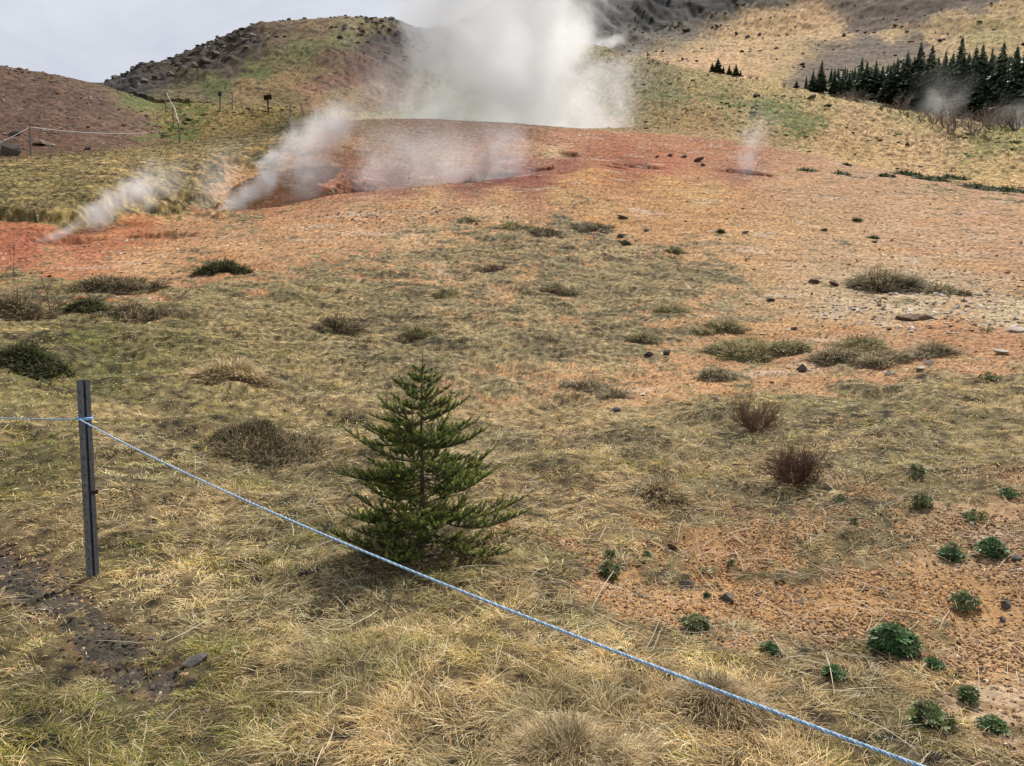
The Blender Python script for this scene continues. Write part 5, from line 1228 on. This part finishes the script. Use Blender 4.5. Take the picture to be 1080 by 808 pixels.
# ------------------------------------------------------------------ steam
def steam(name, label, p0, p1, r0, r1, dens, nscale, soft=.5, contrast=1.0, group='steam rising from the hot ground', seed=0.0, fade=.35, flat=1.0, edge_amp=1.1):
    """steam in a widening column; the volume lies inside a closed mesh, local z runs along the column"""
    p0 = np.array(p0, float); p1 = np.array(p1, float); L = np.linalg.norm(p1 - p0); ax = (p1 - p0) / L
    ref = np.array([0, 1.0, 0]) if abs(ax[1]) < .9 else np.array([1.0, 0, 0])
    e1 = np.cross(ref, ax); e1 /= np.linalg.norm(e1); e2 = np.cross(ax, e1)
    mb = MB(); k = 20; rows = 10; V = []; F = []
    zs = np.linspace(-.12, 1.0, rows) * L
    for z in zs:
        f = np.clip(z / L, 0, 1); R = (r0 + (r1 - r0) * f) * 1.75
        for j in range(k):
            t = j / k * 6.2832; V.append((R * math.cos(t), R * flat * math.sin(t), z))
    for i in range(rows - 1):
        for j in range(k): F.append((i * k + j, i * k + (j + 1) % k, (i + 1) * k + (j + 1) % k, (i + 1) * k + j))
    mb.add(V, F)
    n0 = mb.n; mb.add([(0, 0, zs[0]), (0, 0, zs[-1])], np.zeros((0, 3), int))
    tri = []
    for j in range(k): tri += [(n0, (j + 1) % k, j), (n0 + 1, (rows - 1) * k + j, (rows - 1) * k + (j + 1) % k)]
    mb.f.setdefault((3, 0), []).append(np.array(tri))
    m, nt, out = new_mat(name + '_material')
    tc = N(nt, 'ShaderNodeTexCoord'); sp = N(nt, 'ShaderNodeSeparateXYZ'); nt.links.new(tc.outputs['Object'], sp.inputs[0])
    x, y, z = sp.outputs
    f = math_n(nt, 'DIVIDE', z, L, clamp=True)
    R = math_n(nt, 'MULTIPLY_ADD', f, r1 - r0, r0)
    yy = math_n(nt, 'DIVIDE', y, flat)
    rad = math_n(nt, 'DIVIDE', math_n(nt, 'SQRT', math_n(nt, 'ADD', math_n(nt, 'MULTIPLY', x, x), math_n(nt, 'MULTIPLY', yy, yy))), R)
    mp = N(nt, 'ShaderNodeMapping'); mp.inputs['Location'].default_value = (seed, seed * 1.7, seed * .3); mp.inputs['Scale'].default_value = (1, 1, 1.05)
    nt.links.new(tc.outputs['Object'], mp.inputs['Vector'])
    nz = N(nt, 'ShaderNodeTexNoise'); nz.inputs['Scale'].default_value = nscale; nz.inputs['Detail'].default_value = 5.0; nz.inputs['Roughness'].default_value = .62; nz.inputs['Distortion'].default_value = .7
    nt.links.new(mp.outputs[0], nz.inputs['Vector'])
    rp = math_n(nt, 'ADD', rad, math_n(nt, 'MULTIPLY_ADD', nz.outputs['Fac'], -2 * edge_amp, edge_amp))
    core = math_n(nt, 'SMOOTH_MIN', math_n(nt, 'DIVIDE', math_n(nt, 'SUBTRACT', 1.0, rp), soft), 1.0, .2)
    core = math_n(nt, 'MAXIMUM', core, 0.0)
    core = math_n(nt, 'POWER', core, contrast + .4)
    hard = math_n(nt, 'SUBTRACT', 1.68, rad); hard = math_n(nt, 'MULTIPLY', hard, 1.6, clamp=True)
    endf = math_n(nt, 'MULTIPLY', math_n(nt, 'DIVIDE', math_n(nt, 'SUBTRACT', L, z), L * max(fade, .01)), 1.0, clamp=True)
    beg = math_n(nt, 'MULTIPLY', math_n(nt, 'DIVIDE', math_n(nt, 'ADD', z, L * .12), L * .12), 1.0, clamp=True)
    thin = math_n(nt, 'POWER', math_n(nt, 'DIVIDE', r0, R), .6)
    dn = math_n(nt, 'MULTIPLY', math_n(nt, 'MULTIPLY', core, hard), math_n(nt, 'MULTIPLY', math_n(nt, 'MULTIPLY', endf, thin), math_n(nt, 'MULTIPLY', beg, dens)))
    pv = N(nt, 'ShaderNodeVolumePrincipled'); pv.inputs['Color'].default_value = (.982, .991, 1, 1); pv.inputs['Anisotropy'].default_value = .2
    nt.links.new(dn, pv.inputs['Density'])
    nt.links.new(pv.outputs[0], out.inputs['Volume'])
    try: m.volume_sampling = 'MULTIPLE_IMPORTANCE'
    except Exception: pass
    m.cycles.volume_step_rate = .22 if r1 > 4 else .3
    import mathutils
    o = mb.obj(name, m)
    M = mathutils.Matrix((( e1[0], e2[0], ax[0], p0[0]), (e1[1], e2[1], ax[1], p0[1]), (e1[2], e2[2], ax[2], p0[2]), (0, 0, 0, 1)))
    o.matrix_world = M
    o['kind'] = 'stuff'
    return o
def P_(px, py, r): return point_at(px, py, r)
steam('steam', '', P_(542, 150, 58), P_(522, -130, 58), 7.8, 9.4, .55, .20, 1.1, .9, seed=21, fade=.12, edge_amp=1.7)
steam('steam', '', P_(612, 154, 57), P_(672, 84, 59), 2.0, 4.4, .07, .3, .8, 1, seed=2, fade=.5, edge_amp=1.6)
steam('steam', '', P_(452, 142, 56), P_(388, 50, 58), 2.2, 4.4, .09, .3, .8, 1, seed=3, fade=.5, edge_amp=1.6)
steam('steam', '', P_(470, 206, 34.6), P_(462, 112, 39), 3.4, 4.8, .20, .5, .8, 1, seed=4, fade=.6, flat=.45, edge_amp=1.5)
steam('steam', '', P_(550, 188, 35.6), P_(515, 120, 39), 1.1, 2.6, .26, .6, .8, 1, seed=5, fade=.6, flat=.6, edge_amp=1.5)
steam('steam', '', P_(400, 207, 33.4), P_(420, 130, 36), 1.4, 2.8, .24, .6, .8, 1, seed=15, fade=.6, flat=.6, edge_amp=1.5)
steam('steam', '', P_(228, 237, 30.0), P_(360, 118, 34.5), .28, 1.15, 1.7, .95, .7, 1, seed=6, fade=.4, edge_amp=1.5)
steam('steam', '', P_(318, 205, 32), P_(370, 108, 36), .8, 1.5, .50, .8, .7, 1, seed=16, fade=.4, edge_amp=1.6)
steam('steam', '', P_(56, 252, 25.8), P_(190, 178, 29.5), .22, .90, 1.6, 1.15, .7, 1, seed=7, fade=.45, edge_amp=1.5)
steam('steam', '', P_(210, 235, 30), P_(250, 158, 33), .6, 1.1, .30, 1.0, .8, 1, seed=8, fade=.5, edge_amp=1.6)
steam('steam', '', P_(784, 185, 38), P_(803, 112, 40), .5, 1.3, .45, 1.4, 1.0, 1, seed=9, fade=.6, edge_amp=1.6)
steam('steam', '', P_(618, 54, 106), P_(664, 38, 106), 1.2, 1.0, .45, .5, .6, 1, seed=10, fade=.4, edge_amp=1.3)
steam('steam', '', P_(985, 134, 92), P_(1000, 80, 94), 2.2, 4.2, .10, .4, .9, 1, seed=11, fade=.6, edge_amp=1.6)
steam('steam', '', P_(1050, 152, 85), P_(1095, 116, 88), 1.6, 3.4, .12, .4, .8, 1, seed=12, fade=.5, edge_amp=1.6)

# ------------------------------------------------------------------ sky, sun, camera
SUN_EL, SUN_AZ = math.radians(50), math.radians(28)      # azimuth from +Y towards +X
w = bpy.data.worlds.new('World'); scene.world = w; w.use_nodes = True
nt = w.node_tree; nt.nodes.clear()
wo = nt.nodes.new('ShaderNodeOutputWorld'); bg = nt.nodes.new('ShaderNodeBackground'); bg.inputs['Strength'].default_value = .1
sky = nt.nodes.new('ShaderNodeTexSky'); sky.sky_type = 'NISHITA'; sky.sun_disc = False
sky.sun_elevation = SUN_EL; sky.sun_rotation = SUN_AZ; sky.altitude = 100; sky.dust_density = 2
tc = nt.nodes.new('ShaderNodeTexCoord')
mp = nt.nodes.new('ShaderNodeMapping'); mp.inputs['Scale'].default_value = (1, 1, 2.2)
nt.links.new(tc.outputs['Generated'], mp.inputs['Vector'])
cl = nt.nodes.new('ShaderNodeTexNoise'); cl.inputs['Scale'].default_value = 3.2; cl.inputs['Detail'].default_value = 8; cl.inputs['Roughness'].default_value = .55; cl.inputs['Distortion'].default_value = .4
nt.links.new(mp.outputs[0], cl.inputs['Vector'])
cr = nt.nodes.new('ShaderNodeValToRGB')
cr.color_ramp.elements[0].position = .30; cr.color_ramp.elements[0].color = (4.5, 4.85, 5.7, 1)
cr.color_ramp.elements[1].position = .68; cr.color_ramp.elements[1].color = (6.9, 7.1, 7.5, 1)
nt.links.new(cl.outputs['Fac'], cr.inputs[0])
cov = nt.nodes.new('ShaderNodeTexNoise'); cov.inputs['Scale'].default_value = 1.6; cov.inputs['Detail'].default_value = 5
nt.links.new(mp.outputs[0], cov.inputs['Vector'])
cvr = nt.nodes.new('ShaderNodeMapRange'); cvr.inputs[1].default_value = .36; cvr.inputs[2].default_value = .5; cvr.inputs[3].default_value = .55; cvr.inputs[4].default_value = 1.0
nt.links.new(cov.outputs['Fac'], cvr.inputs[0])
mx = nt.nodes.new('ShaderNodeMix'); mx.data_type = 'RGBA'
sz = nt.nodes.new('ShaderNodeSeparateXYZ'); nt.links.new(tc.outputs['Generated'], sz.inputs[0])
mr = nt.nodes.new('ShaderNodeMapRange'); mr.inputs[1].default_value = .45; mr.inputs[2].default_value = .85; mr.inputs[3].default_value = 1.0; mr.inputs[4].default_value = .35  # cloud thinned overhead, out of view, to lower the ambient light
nt.links.new(sz.outputs[2], mr.inputs[0])
mm = nt.nodes.new('ShaderNodeMath'); mm.operation = 'MULTIPLY'; nt.links.new(cvr.outputs[0], mm.inputs[0]); nt.links.new(mr.outputs[0], mm.inputs[1])
nt.links.new(mm.outputs[0], mx.inputs[0]); nt.links.new(sky.outputs[0], mx.inputs[6]); nt.links.new(cr.outputs[0], mx.inputs[7])
nt.links.new(mx.outputs[2], bg.inputs['Color']); nt.links.new(bg.outputs[0], wo.inputs['Surface'])

sd = bpy.data.lights.new('sun', 'SUN'); sd.energy = 5.0; sd.angle = math.radians(.6); sd.color = (1, .955, .88)
so = bpy.data.objects.new('sun', sd); COL.objects.link(so); so.location = (20, 40, 60)
import mathutils
dv = mathutils.Vector((math.sin(SUN_AZ) * math.cos(SUN_EL), math.cos(SUN_AZ) * math.cos(SUN_EL), math.sin(SUN_EL)))
so.rotation_euler = dv.to_track_quat('Z', 'Y').to_euler()

cd = bpy.data.cameras.new('camera'); cam = bpy.data.objects.new('camera', cd); COL.objects.link(cam)
cd.sensor_fit = 'HORIZONTAL'; cd.sensor_width = 36; cd.lens = 36 * FPX / 1080; cd.clip_start = .05; cd.clip_end = 3000
cam.location = (0, 0, CAM_Z); cam.rotation_euler = (math.radians(90) - PITCH, 0, 0)
scene.camera = cam
vs_ = scene.view_settings; vs_.view_transform = 'Standard'; vs_.look = 'None'; vs_.exposure = .27; vs_.gamma = 1; vs_.use_curve_mapping = False
cy = scene.cycles
cy.max_bounces = 12; cy.diffuse_bounces = 2; cy.glossy_bounces = 1; cy.transmission_bounces = 3; cy.transparent_max_bounces = 6; cy.volume_bounces = 10
cy.use_adaptive_sampling = True; cy.adaptive_threshold = .02
cy.use_denoising = True
cy.volume_max_steps = 256
print('done', round(time.time() - T0, 1))
